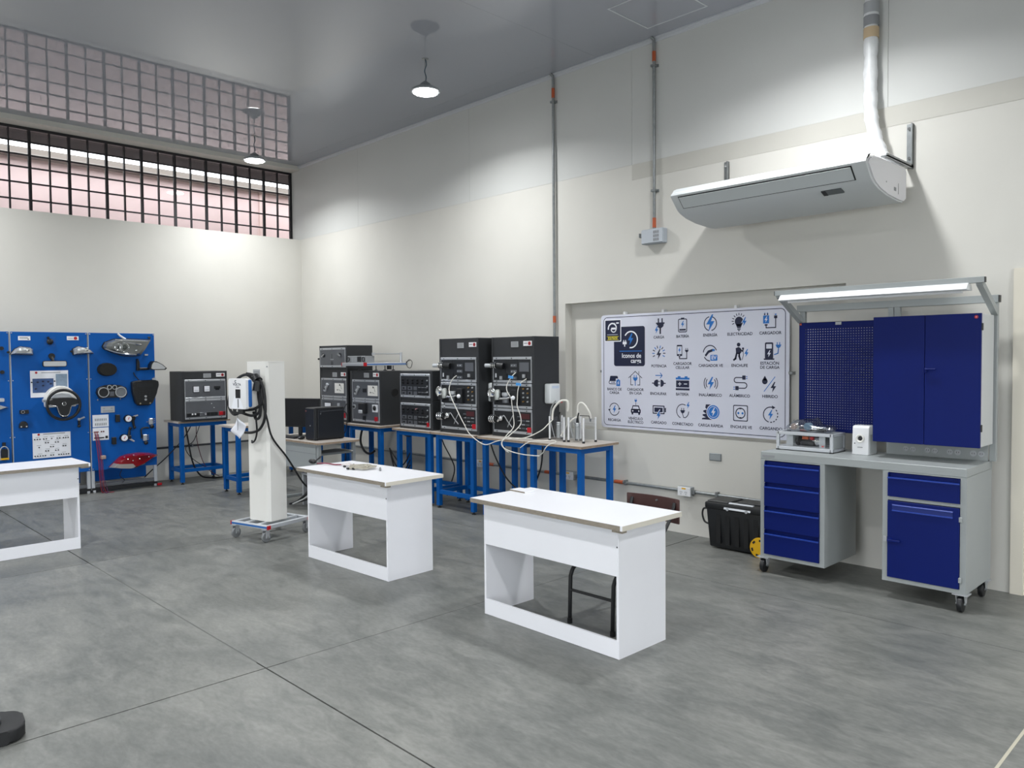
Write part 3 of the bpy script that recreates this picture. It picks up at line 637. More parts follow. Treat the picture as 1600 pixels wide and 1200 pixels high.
CAP = [('CARGA', -4.262, 1.797), ('BATERÍA', -4.002, 1.799), ('ENERGÍA', -3.716, 1.803), ('ELECTRICIDAD', -3.426, 1.805), ('CARGADOR', -3.146, 1.806),
       ('POTENCIA', -4.263, 1.527), ('CARGADOR', -4.004, 1.549), ('CELULAR', -4.004, 1.513), ('CARGADOR VE', -3.711, 1.532), ('ENCHUFE', -3.428, 1.533), ('ESTACIÓN', -3.150, 1.552), ('DE CARGA', -3.150, 1.518),
       ('BANCO DE', -4.791, 1.297), ('CARGA', -4.791, 1.262), ('CARGADOR', -4.536, 1.299), ('EN CASA', -4.534, 1.264), ('ENCHUFAR', -4.270, 1.266), ('BATERÍA', -4.006, 1.268), ('INALÁMBRICO', -3.715, 1.269), ('ALÁMBRICO', -3.427, 1.271), ('HIBRIDO', -3.147, 1.274),
       ('RECARGA', -4.792, .992), ('VEHÍCULO', -4.534, 1.018), ('ELÉCTRICO', -4.534, .983), ('CARGADO', -4.265, .994), ('CONECTADO', -4.003, .995), ('CARGA RÁPIDA', -3.712, .997), ('ENCHUFE VE', -3.412, 1.001), ('CARGANDO', -3.138, 1.004)]
for (tx, X, z) in CAP: text(tx, .0355, U(X), -.0008, V(z), PRINTN, sg, 'CENTER', .0007)

# ------------------------------------------------------------------ workbench on casters
wbx0, wbx1, wby0, wby1, wbz = -2.842, -1.465, 5.360, 5.915, .905
wb = thing('workbench', 'grey steel workbench on casters with dark blue drawers and door', 'workbench', ((wbx0 + wbx1) / 2, (wby0 + wby1) / 2, 0))
HW, HD = (wbx1 - wbx0) / 2, (wby1 - wby0) / 2
lx = lambda X: X - (wbx0 + wbx1) / 2
B('worktop', GREYP, wb, (-HW, HW, -HD, HD, .850, wbz), bev=.003)
ua, ub, uc = lx(-2.357), lx(-1.965), .115
def carcass(x0, x1, shelves):
    mb = MB(); t = .018
    mb.box(x0, x0 + t, -HD + .004, HD - .01, uc, .850); mb.box(x1 - t, x1, -HD + .004, HD - .01, uc, .850)
    mb.box(x0 + t, x1 - t, -HD + .004, HD - .01, uc, uc + t); mb.box(x0 + t, x1 - t, HD - .028, HD - .01, uc + t, .850)
    for e in (x0, x1 - .034): mb.box(e, e + .034, -HD, -HD + .004, uc, .850)
    mb.box(x0 + .034, x1 - .034, -HD, -HD + .004, uc, uc + .028); mb.box(x0 + .034, x1 - .034, -HD, -HD + .004, .842, .850)
    for z in shelves: mb.box(x0 + .034, x1 - .034, -HD, -HD + .02, z - .011, z + .011)
    return mb.build('pedestal', GREYP, wb, smooth=False)
carcass(-HW, ua, ()); carcass(ub, HW, (.670,))
def drawer(x0, x1, z0, z1):
    mb = MB(); zl = z1 - .038
    y = -HD
    mb.box(x0, x1, y - .014, y + .30, z0, zl); mb.box(x0, x1, y + .012, y + .30, zl, z1)
    mb.box(x0, x0 + .006, y - .012, y + .012, zl, z1); mb.box(x1 - .006, x1, y - .012, y + .012, zl, z1)
    d = mb.build('drawer', NAVY, wb, smooth=False)
    MB().prism([(y - .014, zl), (y - .020, zl + .003), (y - .020, zl + .010), (y - .010, zl + .012), (y - .010, zl)], 'x', x0, x1).build('pull_lip', mat('bench_blue_highlight', '#1c3a94', .4), d, smooth=False)  # lip coloured a lighter blue to stand in for its highlight
dz = [.143, .328, .500, .678, .838]
for a, b in zip(dz, dz[1:]): drawer(-HW + .036, ua - .036, a + .003, b - .003)
drawer(ub + .036, HW - .036, .684, .838)
dx0, dx1 = ub + .036, HW - .036
mb = MB(); mb.box(dx0, dx1, -HD - .014, -HD + .006, .146, .655, bev=.002)
door = mb.build('door', NAVY, wb)
B('pull_recess', mat('bench_blue_dark', '#04206e', .4), door, (dx0 + .03, dx1 - .035, -HD - .0165, -HD - .014, .592, .622))
MB().prism([(-HD - .014, .588), (-HD - .021, .588), (-HD - .021, .594), (-HD - .014, .597)], 'x', dx0 + .03, dx1 - .035).build('pull_lip', mat('bench_blue_highlight', '#1c3a94', .4), door, smooth=False)  # door lips carry the same painted-on highlight
MB().prism([(-HD - .014, .624), (-HD - .019, .624), (-HD - .019, .628), (-HD - .014, .632)], 'x', dx0 + .03, dx1 - .035).build('pull_lip', mat('bench_blue_highlight', '#1c3a94', .4), door, smooth=False)
mb = MB(); mb.cyl((dx0 + .02, -HD - .014, .395), (dx0 + .02, -HD - .036, .395), .014); mb.box(dx0 + .008, dx0 + .088, -HD - .044, -HD - .034, .386, .402, bev=.003); mb.build('handle', NAVY, door)
B('latch', SILV, door, (dx0 - .026, dx0 - .004, -HD - .012, -HD - .002, .378, .412))
for z in (.205, .585): B('hinge', GREYP, door, (dx1 - .002, dx1 + .016, -HD - .016, -HD - .002, z - .016, z + .016), bev=.002)
B('maker_plate', GREYT, wb, (-HW + .015, -HW + .11, -HD - .002, -HD, .868, .882))
def caster(x, y):
    mb = MB(); mb.box(x - .045, x + .045, y - .04, y + .04, .108, .115)
    mb.prism([(y - .03, .108), (y + .03, .108), (y + .012, .046), (y - .012, .046)], 'x', x - .026, x - .022); mb.prism([(y - .03, .108), (y + .03, .108), (y + .012, .046), (y - .012, .046)], 'x', x + .022, x + .026)
    c = mb.build('caster', SILV, wb, smooth=False)
    mb = MB(); mb.lathe([(.030, -.017), (.048, -.014), (.050, -.006), (.050, .006), (.048, .014), (.030, .017)], (x, y - .008, .050), 'x', 20); mb.build('wheel', BLK, c)
    MB().cyl((x - .030, y - .008, .050), (x + .030, y - .008, .050), .008, n=8).build('axle', STEEL, c)
for x in (-HW + .02, HW - .03):
    for y in (-HD + .03, HD - .08): caster(x, y)
# superstructure
PY = lambda Y: Y - (wby0 + wby1) / 2
post_y0, post_y1 = PY(5.850), PY(5.890)
for xp in (lx(-2.775), lx(-2.118), lx(-2.076), lx(-1.468)):
    B('post', GREYP, wb, (xp, xp + .038, post_y0, post_y1, wbz, 2.0), bev=.002)
B('cross_beam', GREYP, wb, (lx(-2.80), lx(-1.425), post_y0 - .004, post_y1 + .004, 1.955, 2.005), bev=.002)
B('beam_cap', BLK, wb, (lx(-1.425), lx(-1.420), post_y0 - .003, post_y1 + .003, 1.957, 2.003))
for xp in (lx(-2.79), lx(-1.462)):
    a = Vector((xp + .017, PY(5.86), 1.885)); b = Vector((xp + .017, PY(5.50), 2.070)); d = (b - a).normalized(); n = Vector((1, 0, 0)).cross(d)
    mb = MB(); mb.obox((a + b) / 2, (.018, (b - a).length / 2, .020), Matrix((Vector((1, 0, 0)), d, n)).transposed()); mb.build('arm', GREYP, wb, smooth=False)
B('front_bar', GREYP, wb, (lx(-2.80), lx(-1.415), PY(5.485), PY(5.515), 2.062, 2.100), bev=.002)
B('bar_cap', BLK, wb, (lx(-1.415), lx(-1.410), PY(5.487), PY(5.513), 2.064, 2.098), (lx(-2.805), lx(-2.80), PY(5.487), PY(5.513), 2.064, 2.098))
# pegboard with punched holes
pbx0, pbx1, pbz0, pbz1 = lx(-2.772), lx(-2.122), 1.035, 1.868
yb = PY(5.835)
mb = MB(); cell = .0192; nx = int((pbx1 - pbx0 - .06) / cell); nz = int((pbz1 - pbz0 - .05) / cell); hx0_ = pbx0 + .042; hz0_ = pbz0 + .022; hs = .0034
bmv = {}
def gv(x, z):
    kx = (round(x, 5), round(z, 5))
    if kx not in bmv: bmv[kx] = mb.bm.verts.new((x, yb, z))
    return bmv[kx]
for i in range(nx):
    for j in range(nz):
        xa, xb_, za, zb = hx0_ + i * cell, hx0_ + (i + 1) * cell, hz0_ + j * cell, hz0_ + (j + 1) * cell
        h0, h1, w0, w1 = (xa + xb_) / 2 - hs, (xa + xb_) / 2 + hs, (za + zb) / 2 - hs, (za + zb) / 2 + hs
        A = [gv(xa, za), gv(xb_, za), gv(xb_, zb), gv(xa, zb)]; Hh = [gv(h0, w0), gv(h1, w0), gv(h1, w1), gv(h0, w1)]
        for q in range(4): mb.bm.faces.new((A[q], A[(q + 1) % 4], Hh[(q + 1) % 4], Hh[q]))
xe, ze = hx0_ + nx * cell, hz0_ + nz * cell
for (a, b, c, d) in ((pbx0, hx0_, pbz0, pbz1), (xe, pbx1, pbz0, pbz1), (hx0_, xe, pbz0, hz0_), (hx0_, xe, ze, pbz1)):
    mb.quad([(a, yb, c), (b, yb, c), (b, yb, d), (a, yb, d)])
mb.box(pbx0, pbx1, yb, yb + .014, pbz0 - .001, pbz0 + .002); mb.box(pbx0, pbx1, yb, yb + .014, pbz1 - .002, pbz1 + .001)
mb.box(pbx0 - .001, pbx0 + .002, yb, yb + .014, pbz0, pbz1)
peg = mb.build('pegboard', NAVY, wb, smooth=False)
B('label_plate', SILV, peg, (lx(-2.49), lx(-2.445), yb - .003, yb, 1.845, 1.867))
B('tag', ORANGE, peg, (pbx0 + .004, pbx0 + .018, yb - .002, yb, 1.850, 1.864))
# socket panel under the cabinet
so = B('socket_panel', GREYP, wb, (lx(-2.118), lx(-1.472), PY(5.838), PY(5.850), .905, 1.02), bev=.002)
for i in range(4):
    for j in (0, 1):
        x = lx(-1.985 + .142 * i + .048 * j)
        MB().lathe([(.020, 0), (.019, -.004), (.015, -.004), (.014, -.001)], (x, PY(5.838), .950), 'y', 14).build('socket', SILV, so)
        B('pin_hole', BLK, so, (x - .008, x - .005, PY(5.838) - .0022, PY(5.838) - .001, .947, .955), (x + .005, x + .008, PY(5.838) - .0022, PY(5.838) - .001, .947, .955))
# hanging cabinet
hcx0, hcx1, hcy0, hcy1, hcz0, hcz1 = -2.105, -1.445, 5.565, 5.836, 1.022, 1.872
hcab = thing('hanging_cabinet', 'dark blue double-door steel cabinet hung above the workbench', 'cabinet', ((hcx0 + hcx1) / 2, hcy1, hcz0))
w2 = (hcx1 - hcx0) / 2; dp = hcy1 - hcy0; hh = hcz1 - hcz0
B('body', mat('cabinet_grey', '#c3c6c6', .42), hcab, (-w2, w2, -dp + .004, 0, 0, hh), bev=.003)
for sx in (-1, 1):
    x0, x1 = (-w2, -.0015) if sx < 0 else (.0015, w2)
    d = B('door', NAVY, hcab, (x0, x1, -dp - .016, -dp + .004, -.004, hh + .004), bev=.002)
    if sx > 0:
        B('handle', NAVY, d, (.004, .020, -dp - .036, -dp - .016, hh * .575 - .016, hh * .575 + .016), (.008, .075, -dp - .044, -dp - .034, hh * .575 + .002, hh * .575 + .014), bev=.003)
        MB().cyl((w2 - .028, -dp - .018, hh - .020), (w2 - .028, -dp - .016, hh - .020), .011, n=14).build('badge', RED, d)
        MB().cyl((w2 - .028, -dp - .0186, hh - .020), (w2 - .028, -dp - .018, hh - .020), .005, n=10).build('badge_centre', mat('badge_pink', '#d98a8f', .4), d)
        for z in (.10, .745): B('hinge', BLK, d, (w2 - .001, w2 + .008, -dp - .012, -dp + .006, z, z + .045))
# lamp under the front bar
bl = thing('bench_light', 'long white light fitting under the front bar of the workbench', 'light fitting', (lx(-2.10) + (wbx0 + wbx1) / 2, 5.50, 2.06))
MB().prism([(-.055, -.040), (.055, -.040), (.030, .0), (-.020, .002)], 'x', -.645, .60, bev=.002).build('reflector', mat('fitting_white', '#e3e6e8', .3), bl)
MB().prism([(-.055, -.0405), (-.070, -.036), (-.030, .004), (-.020, .002)], 'x', -.645, .60).build('front_flap', mat('fitting_white', '#e3e6e8', .3), bl, smooth=False)
MB().cyl((-.6, 0, -.046), (.56, 0, -.046), .010, n=10).build('tube', WPL, bl)
# aluminium case and plastic bag
ca = thing('aluminium_case', 'glass-sided aluminium profile case on the left of the workbench', 'equipment case', (-2.60, 5.66, .905))
cw, cd_, chh = .205, .10, .140
mb = MB(); e = .011
for sx in (-1, 1):
    for sy in (-1, 1): mb.box(sx * cw - e, sx * cw + e, sy * cd_ - e, sy * cd_ + e, 0.006, chh, bev=.002)
    for z in (.017, chh - e): mb.box(sx * cw - e, sx * cw + e, -cd_, cd_, z - e, z + e, bev=.002)
for sy in (-1, 1):
    for z in (.017, chh - e): mb.box(-cw, cw, sy * cd_ - e, sy * cd_ + e, z - e, z + e, bev=.002)
mb.build('frame', ALUW, ca)
B('side_panel', mat('case_grey', '#9ea3a4', .4), ca, (cw - .002, cw + .003, -cd_, cd_, .02, chh - .015)); B('front_pane', ACRYL, ca, (-cw, cw, -cd_ - .002, -cd_ + .001, .02, chh - .015))
B('base_plate', SILV, ca, (-cw, cw, -cd_, cd_, .028, .034)); B('back_panel', mat('case_dark', '#5d6466', .5), ca, (-cw, cw, cd_ - .003, cd_, .02, chh - .015))
B('bracket', ALUW, ca, (-.145, -.095, -.085, -.080, .034, .125), (.105, .150, -.085, -.080, .034, .125))
MB().lathe([(.030, -.02), (.034, 0), (.030, .02)], (.075, -.02, .075), 'x', 16).cyl((.03, -.02, .075), (.12, -.02, .075), .012).build('flywheel', CHROME, ca)
MB().lathe([(.038, -.012), (.044, 0), (.038, .012)], (-.08, -.02, .075), 'x', 16).build('flywheel', BLK, ca)
MB().cyl((-.06, -.01, .06), (.04, -.01, .06), .026, n=12).build('motor', FACED, ca)
B('terminal', RED, ca, (.02, .045, -.05, -.03, .085, .105)); B('terminal', ORANGE, ca, (-.04, .005, -.05, -.03, .085, .105))
B('logo_tag', mat('tag_red', '#d85a5a', .5), ca, (.125, .14, -.0865, -.085, .04, .05)); 
for sx in (-1, 1):
    for sy in (-1, 1): B('foot', BLK, ca, (sx * cw - .012, sx * cw + .012, sy * cd_ - .012, sy * cd_ + .012, 0, .008))
bg = thing('parts_bag', 'clear plastic bag of metal car parts lying on the aluminium case', 'plastic bag', (-2.60, 5.66, .905 + chh))
mb = MB(); mb.sph((0, 0, .035), 1.0, (.19, .10, .060), u=22, v=12)
for v in mb.bm.verts:
    q = math.sin(v.co.x * 31) * math.cos(v.co.y * 43) + .6 * math.sin(v.co.x * 67 + v.co.z * 51)
    v.co += Vector((.006 * q, .005 * q, .010 * q)); v.co.z = max(v.co.z, .002)
    if v.co.x > .07: v.co.z *= .72
    if v.co.x < -.12: v.co.z *= .7
mb.build('film', BAGM, bg)
MB().lathe([(.022, -.03), (.030, -.02), (.030, .02), (.018, .03)], (.0, -.03, .040), 'y', 14).build('filter', mat('part_blue', '#6f8fa5', .3), bg)
MB().cyl((.03, -.02, .035), (.12, .0, .03), .014).cyl((.05, .02, .03), (.14, -.03, .028), .010).build('pipe_fitting', CHROME, bg)
MB().lathe([(.020, -.012), (.026, 0), (.020, .012)], (-.12, -.02, .032), 'y', 14).build('pulley', mat('part_tan', '#b59f92', .4), bg)
B('bracket', BLK, bg, (-.07, .12, -.03, .03, .004, .022), bev=.005); B('seal', mat('part_red', '#7a3a40', .5), bg, (-.06, -.01, -.05, -.03, .004, .02), bev=.004)
sp = thing('desktop_speaker', 'small white boxy speaker on the workbench beside the blue cabinet', 'speaker', (-2.22, 5.70, .905))
MB().prism([(-.075, 0), (.075, 0), (.075, .150), (.045, .208), (-.052, .208), (-.066, .19)], 'x', -.058, .058, bev=.006, seg=2).build('body', WPL, sp)
MB().lathe([(.031, 0), (.031, -.006), (.025, -.010), (.019, -.004), (.017, .006)], (0, -.074, .118), 'y', 22).build('cone_ring', WPL2, sp)
MB().sph((0, -.072, .118), .0165, (1, .5, 1)).build('driver', FACED, sp)
MB().cyl((-.036, -.0745, .082), (-.036, -.080, .082), .004, n=8).build('knob', BLK, sp)
B('maker_mark', GREYT, sp, (-.018, .018, -.0765, -.075, .052, .057))
B('grey_side', mat('speaker_grey', '#b9bcbc', .4), sp, (.058, .060, -.05, .07, .01, .145))

# ------------------------------------------------------------------ rolling toolbox
tb = thing('rolling_toolbox', 'black rolling toolbox with yellow wheels left of the workbench', 'toolbox', (-3.24, 5.855, 0))
def taper(mb, x0, x1, y0, y1, z0, z1, t, bev=.012):
    vs = [mb.bm.verts.new(p) for p in ((x0 + t, y0 + t, z0), (x1 - t, y0 + t, z0), (x1 - t, y1 - t, z0), (x0 + t, y1 - t, z0), (x0, y0, z1), (x1, y0, z1), (x1, y1, z1), (x0, y1, z1))]
    fs = [mb.bm.faces.new([vs[i] for i in q]) for q in ((3, 2, 1, 0), (4, 5, 6, 7), (0, 1, 5, 4), (1, 2, 6, 5), (2, 3, 7, 6), (3, 0, 4, 7))]
    es = list({e for f in fs for e in f.edges}); bmesh.ops.bevel(mb.bm, geom=es, offset=bev, segments=2, affect='EDGES', profile=.5)
mb = MB(); taper(mb, -.295, .32, -.125, .150, .012, .340, .022); mb.build('tub', BLK, tb)
B('rib', mat('tub_dark', '#0f1013', .45), tb, *[(-.20 + .085 * i, -.16 + .085 * i, -.122, -.104, .05, .30) for i in range(6)])
B('lid', BLK, tb, (-.305, .33, -.135, .155, .335, .392), bev=.014, seg=2); B('lid_ridge', BLK, tb, (-.30, -.10, -.10, .14, .388, .402), (-.06, .33, -.03, .14, .388, .404), bev=.006)
mb = MB(); mb.prism([(-.135, .365), (-.142, .350), (-.090, .397), (-.070, .400), (-.072, .394)], 'x', -.12, .12); mb.build('latch_plate', ALUW, tb, smooth=False)
for x in (-.085, .085): MB().cyl((x, -.146, .352), (x, -.134, .352), .013, n=12).build('latch', ALUW, tb)
cable('handle', [(-.30, -.10, .33), (-.335, -.10, .32), (-.345, -.10, .27), (-.325, -.10, .215), (-.285, -.10, .20)], .008, BLK, tb)
for sy in (-.142, .145):
    mb = MB(); mb.lathe([(.062, -.014), (.080, -.012), (.082, 0), (.080, .012), (.062, .014)], (.205, sy, .082), 'y', 28)
    w = mb.build('wheel', YEL, tb)
    for q in range(6):
        a = 2 * PI * q / 6 + .3; R = Matrix.Rotation(-a, 3, 'Y')
        MB().obox((.205 + .060 * math.cos(a), sy - .0135 * (1 if sy < 0 else -1), .082 + .060 * math.sin(a)), (.008, .002, .013), R).build('spoke_gap', BLK, w, smooth=False)
    MB().lathe([(.022, -.016), (.022, .016)], (.205, sy, .082), 'y', 14).build('hub', YEL, w)

# ------------------------------------------------------------------ white desks
def desk(label, loc, rz, L=1.075, D=.425):
    t = thing('white_desk', label, 'desk', loc, rz, 'white melamine demonstration desks')
    h = .711; th = .016
    B('tabletop', [WHITE], t, (-L / 2 - .055, L / 2 + .075, -.065, D + .05, h + .0005, h + .028))
    top = t.children[0]
    B('front_edge', EDGE, top, (-L / 2 - .055, L / 2 + .060, -.0665, -.065, h + .001, h + .027))
    B('end_edge', EDGEW, top, (L / 2 + .075, L / 2 + .0765, -.065, D + .05, h + .0005, h + .028))
    B('under_strip', EDGE, top, (L / 2 + .002, L / 2 + .07, -.06, -.02, h - .012, h + .0005))
    for x in (-L / 2, L / 2 - th): B('side_panel', WHITE, t, (x, x + th, 0, D, 0, h))
    B('front_panel', WHITE, t, (-L / 2 + .004, L / 2 - .004, -.003, .013, .447, h))
    B('bottom_rail', WHITE, t, (-L / 2 + .004, L / 2 - .004, -.003, .013, 0.002, .098))
    B('cable_hole', BLK, t, (L / 2 - .012, L / 2 - .004, -.0045, -.003, h - .11, h - .102))
    return t
desk('white melamine desk nearest the viewer with a brown chair behind it', (-3.080, 3.268, 0), math.radians(-.5))
desk('white melamine desk in the middle with loose wires on top', (-5.165, 3.232, 0), math.radians(2.2), 1.06)
desk('white melamine desk cut by the left edge, before the blue boards', (-7.385, 1.445, 0), math.radians(90.6))
tl = B('white_tile', WHITE, None, (-.075, .075, -.045, .045, 0, .010), bev=.001); tl.location = (-3.60, 3.60, .7395); tl.rotation_euler = (0, 0, math.radians(-4))
tag(tl, 'small flat white board offcut on the far left corner of the nearest desk', 'board offcut')
MB().box(-.075, .075, -.0455, -.045, 0, .009).build('edge', EDGE, tl, smooth=False)
wbz_ = .7395
wbn = thing('wire_bundle', 'tangle of clear and grey wires with plugs on the middle desk', 'wires', (-5.30, 3.44, wbz_))
mb = MB()
random.seed(3)
for q in range(6):
    pts = []
    for i in range(14):
        a = i * .9 + q; rr = .05 + .03 * math.sin(i * 1.7 + q)
        pts.append((rr * math.cos(a) * 1.3 + .02, rr * math.sin(a), .006 + .012 * abs(math.sin(i * 1.3 + q))))
    mb.tube(smoothpath(pts, 4), .0028, 6)
mb.build('coil', mat('wire_grey', '#a6a193', .45), wbn)
mb = MB()
for q in range(4):
    pts = [(-.17 + .02 * math.cos(i * 1.5 + q) + .012 * i, .0 + .03 * math.sin(i * 1.1 + q * 1.3), .006 + .008 * abs(math.sin(i + q))) for i in range(10)]
    mb.tube(smoothpath(pts, 4), .0026, 6)
mb.build('coil', mat('wire_clear', '#d9d2cf', .3), wbn)
cable('lead', [(-.36, -.09, .006), (-.29, -.07, .012), (-.23, -.04, .006), (-.15, -.02, .012)], .005, mat('wire_maroon', '#7d3a4a', .5), wbn)
MB().sph((-.40, -.10, .018), .018, (2.1, 1.1, 1)).build('plug', BLK, wbn)
cable('loop', [(-.37, -.10, .02), (-.37, -.06, .05), (-.34, -.08, .045), (-.36, -.12, .015)], .003, CABLE, wbn)
for (x, y) in ((-.10, -.05), (.00, -.09), (.03, -.07), (-.12, .03)): MB().box(x - .010, x + .010, y - .006, y + .006, .002, .014, bev=.002).build('terminal', BLK, wbn)
MB().cyl((.14, .05, .010), (.20, .01, .006), .006, n=8).build('probe', mat('probe_grey', '#7c7f80', .4), wbn)

for c_ in wbn.children:
    for v in c_.data.vertices: v.co.x *= 1.3; v.co.y *= 1.3; v.co.z *= 1.2
wbn.location = (-5.31, 3.47, wbz_)

# ------------------------------------------------------------------ folding chair
ch = thing('folding_chair', 'brown folding chair with black tube legs behind the nearest desk', 'chair', (-2.950, 3.80, 0))
hw = .165
for sx in (-1, 1):
    x = sx * hw
    cable('leg', [(x, -.285, .012), (x, -.277, .25), (x, -.270, .300), (x + .008, -.245, .345), (x + .022, -.18, .360), (x + .024, .02, .358)], .0125, BLK, ch, n=10)
    MB().cyl((x, -.285, 0), (x, -.2845, .03), .0155, n=10).build('foot', RUB, ch)
    cable('leg', [(x * .86, .245, .012), (x * .86, .12, .24), (x * .86, -.02, .345), (x * .86, -.12, .362)], .0115, BLK, ch, n=10)
    MB().cyl((x * .86, .247, 0), (x * .86, .243, .03), .0145, n=10).build('foot', RUB, ch)
    cable('back_tube', [(x, -.05, .365), (x, .12, .42), (x, .30, .60), (x, .345, .69)], .0115, BLK, ch, n=10)
MB().cyl((-hw, -.279, .205), (hw, -.279, .205), .009, n=8).build('stretcher', BLK, ch)
MB().cyl((-hw * .86, .17, .15), (hw * .86, .17, .15), .009, n=8).build('stretcher', BLK, ch)
MB().prism(rrect(-.195, .195, -.29, .10, .04), 'z', .370, .386, bev=.003).build('seat', BRN, ch)
bk = MB(); n = 12
pf = []; 
for i in range(n + 1):
    x = -.205 + .41 * i / n; y = .335 + .03 * (1 - (x / .205) ** 2)
    pf.append((x, y))
poly = pf + [(a, b + .012) for a, b in pf[::-1]]
bk.prism(poly, 'z', .56, .716, bev=.004); bk.build('backrest', BRN, ch)
MB().cyl((.02, .352, .69), (.02, .366, .69), .006, n=8).build('rivet', STEEL, ch)

# ------------------------------------------------------------------ blue tables
def table(label, cx, cy, rz, L, D=.46):
    # origin at floor centre; front towards local -y
    t = thing('blue_table', label, 'table', (cx, cy, 0), rz, 'blue steel tables with laminate tops')
    H = .800; w = .050
    tp = B('tabletop', LAMW, t, (-L / 2 - .035, L / 2 + .035, -D / 2 - .035, D / 2 + .035, H, H + .024))
    B('edge_strip', LAME, tp, (-L / 2 - .035, L / 2 + .035, -D / 2 - .0365, -D / 2 - .035, H + .003, H + .021), (L / 2 + .035, L / 2 + .0365, -D / 2 - .035, D / 2 + .035, H + .003, H + .021))
    for sx in (-1, 1):
        for sy in (-1, 1):
            x = sx * (L / 2 - w / 2); y = sy * (D / 2 - w / 2)
            lg = B('leg', BLUE, t, (x - w / 2, x + w / 2, y - w / 2, y + w / 2, .026, H), bev=.003)
            MB().lathe([(.022, 0), (.022, .010), (.010, .012), (.010, .027)], (x, y, 0), 'z', 10).build('foot', BLK, lg)
    i = w
    for sy in (-1, 1):
        y = sy * (D / 2 - w / 2); B('apron', BLUE, t, (-L / 2 + i, L / 2 - i, y - .02, y + .02, H - .050, H))
        B('stretcher', BLUE, t, (-L / 2 + i, L / 2 - i, y - .018, y + .018, .155, .198))
    for sx in (-1, 1):
        x = sx * (L / 2 - w / 2); B('apron', BLUE, t, (x - .02, x + .02, -D / 2 + i, D / 2 - i, H - .050, H))
        B('stretcher', BLUE, t, (x - .018, x + .018, -D / 2 + i, D / 2 - i, .155, .198))
    return t
TY = 5.49
table('blue table under the double meter rack, behind the computer tower', -8.735, TY, 0, .62)
table('blue table under the rack with a round hole in its side', -7.945, TY, 0, .66)
table('blue table under the two stacked small knob racks', -6.985, TY, 0, .62)
table('blue table under the left tall black rack', -6.275, TY, 0, .61)
table('blue table under the right tall black rack', -5.535, TY, 0, .59)
table('rightmost blue table holding the clear acrylic stands', -4.835, TY, 0, .64)
table('blue table against the left wall under the low meter rack', -10.405, 4.245, PI / 2, .62, .42)
table('empty blue table partly hidden behind the white charging column', -9.12, 4.42, PI / 2, .62, .40)
table('blue table in the far corner behind the charging column', -10.05, 5.25, PI / 2, .60, .42)

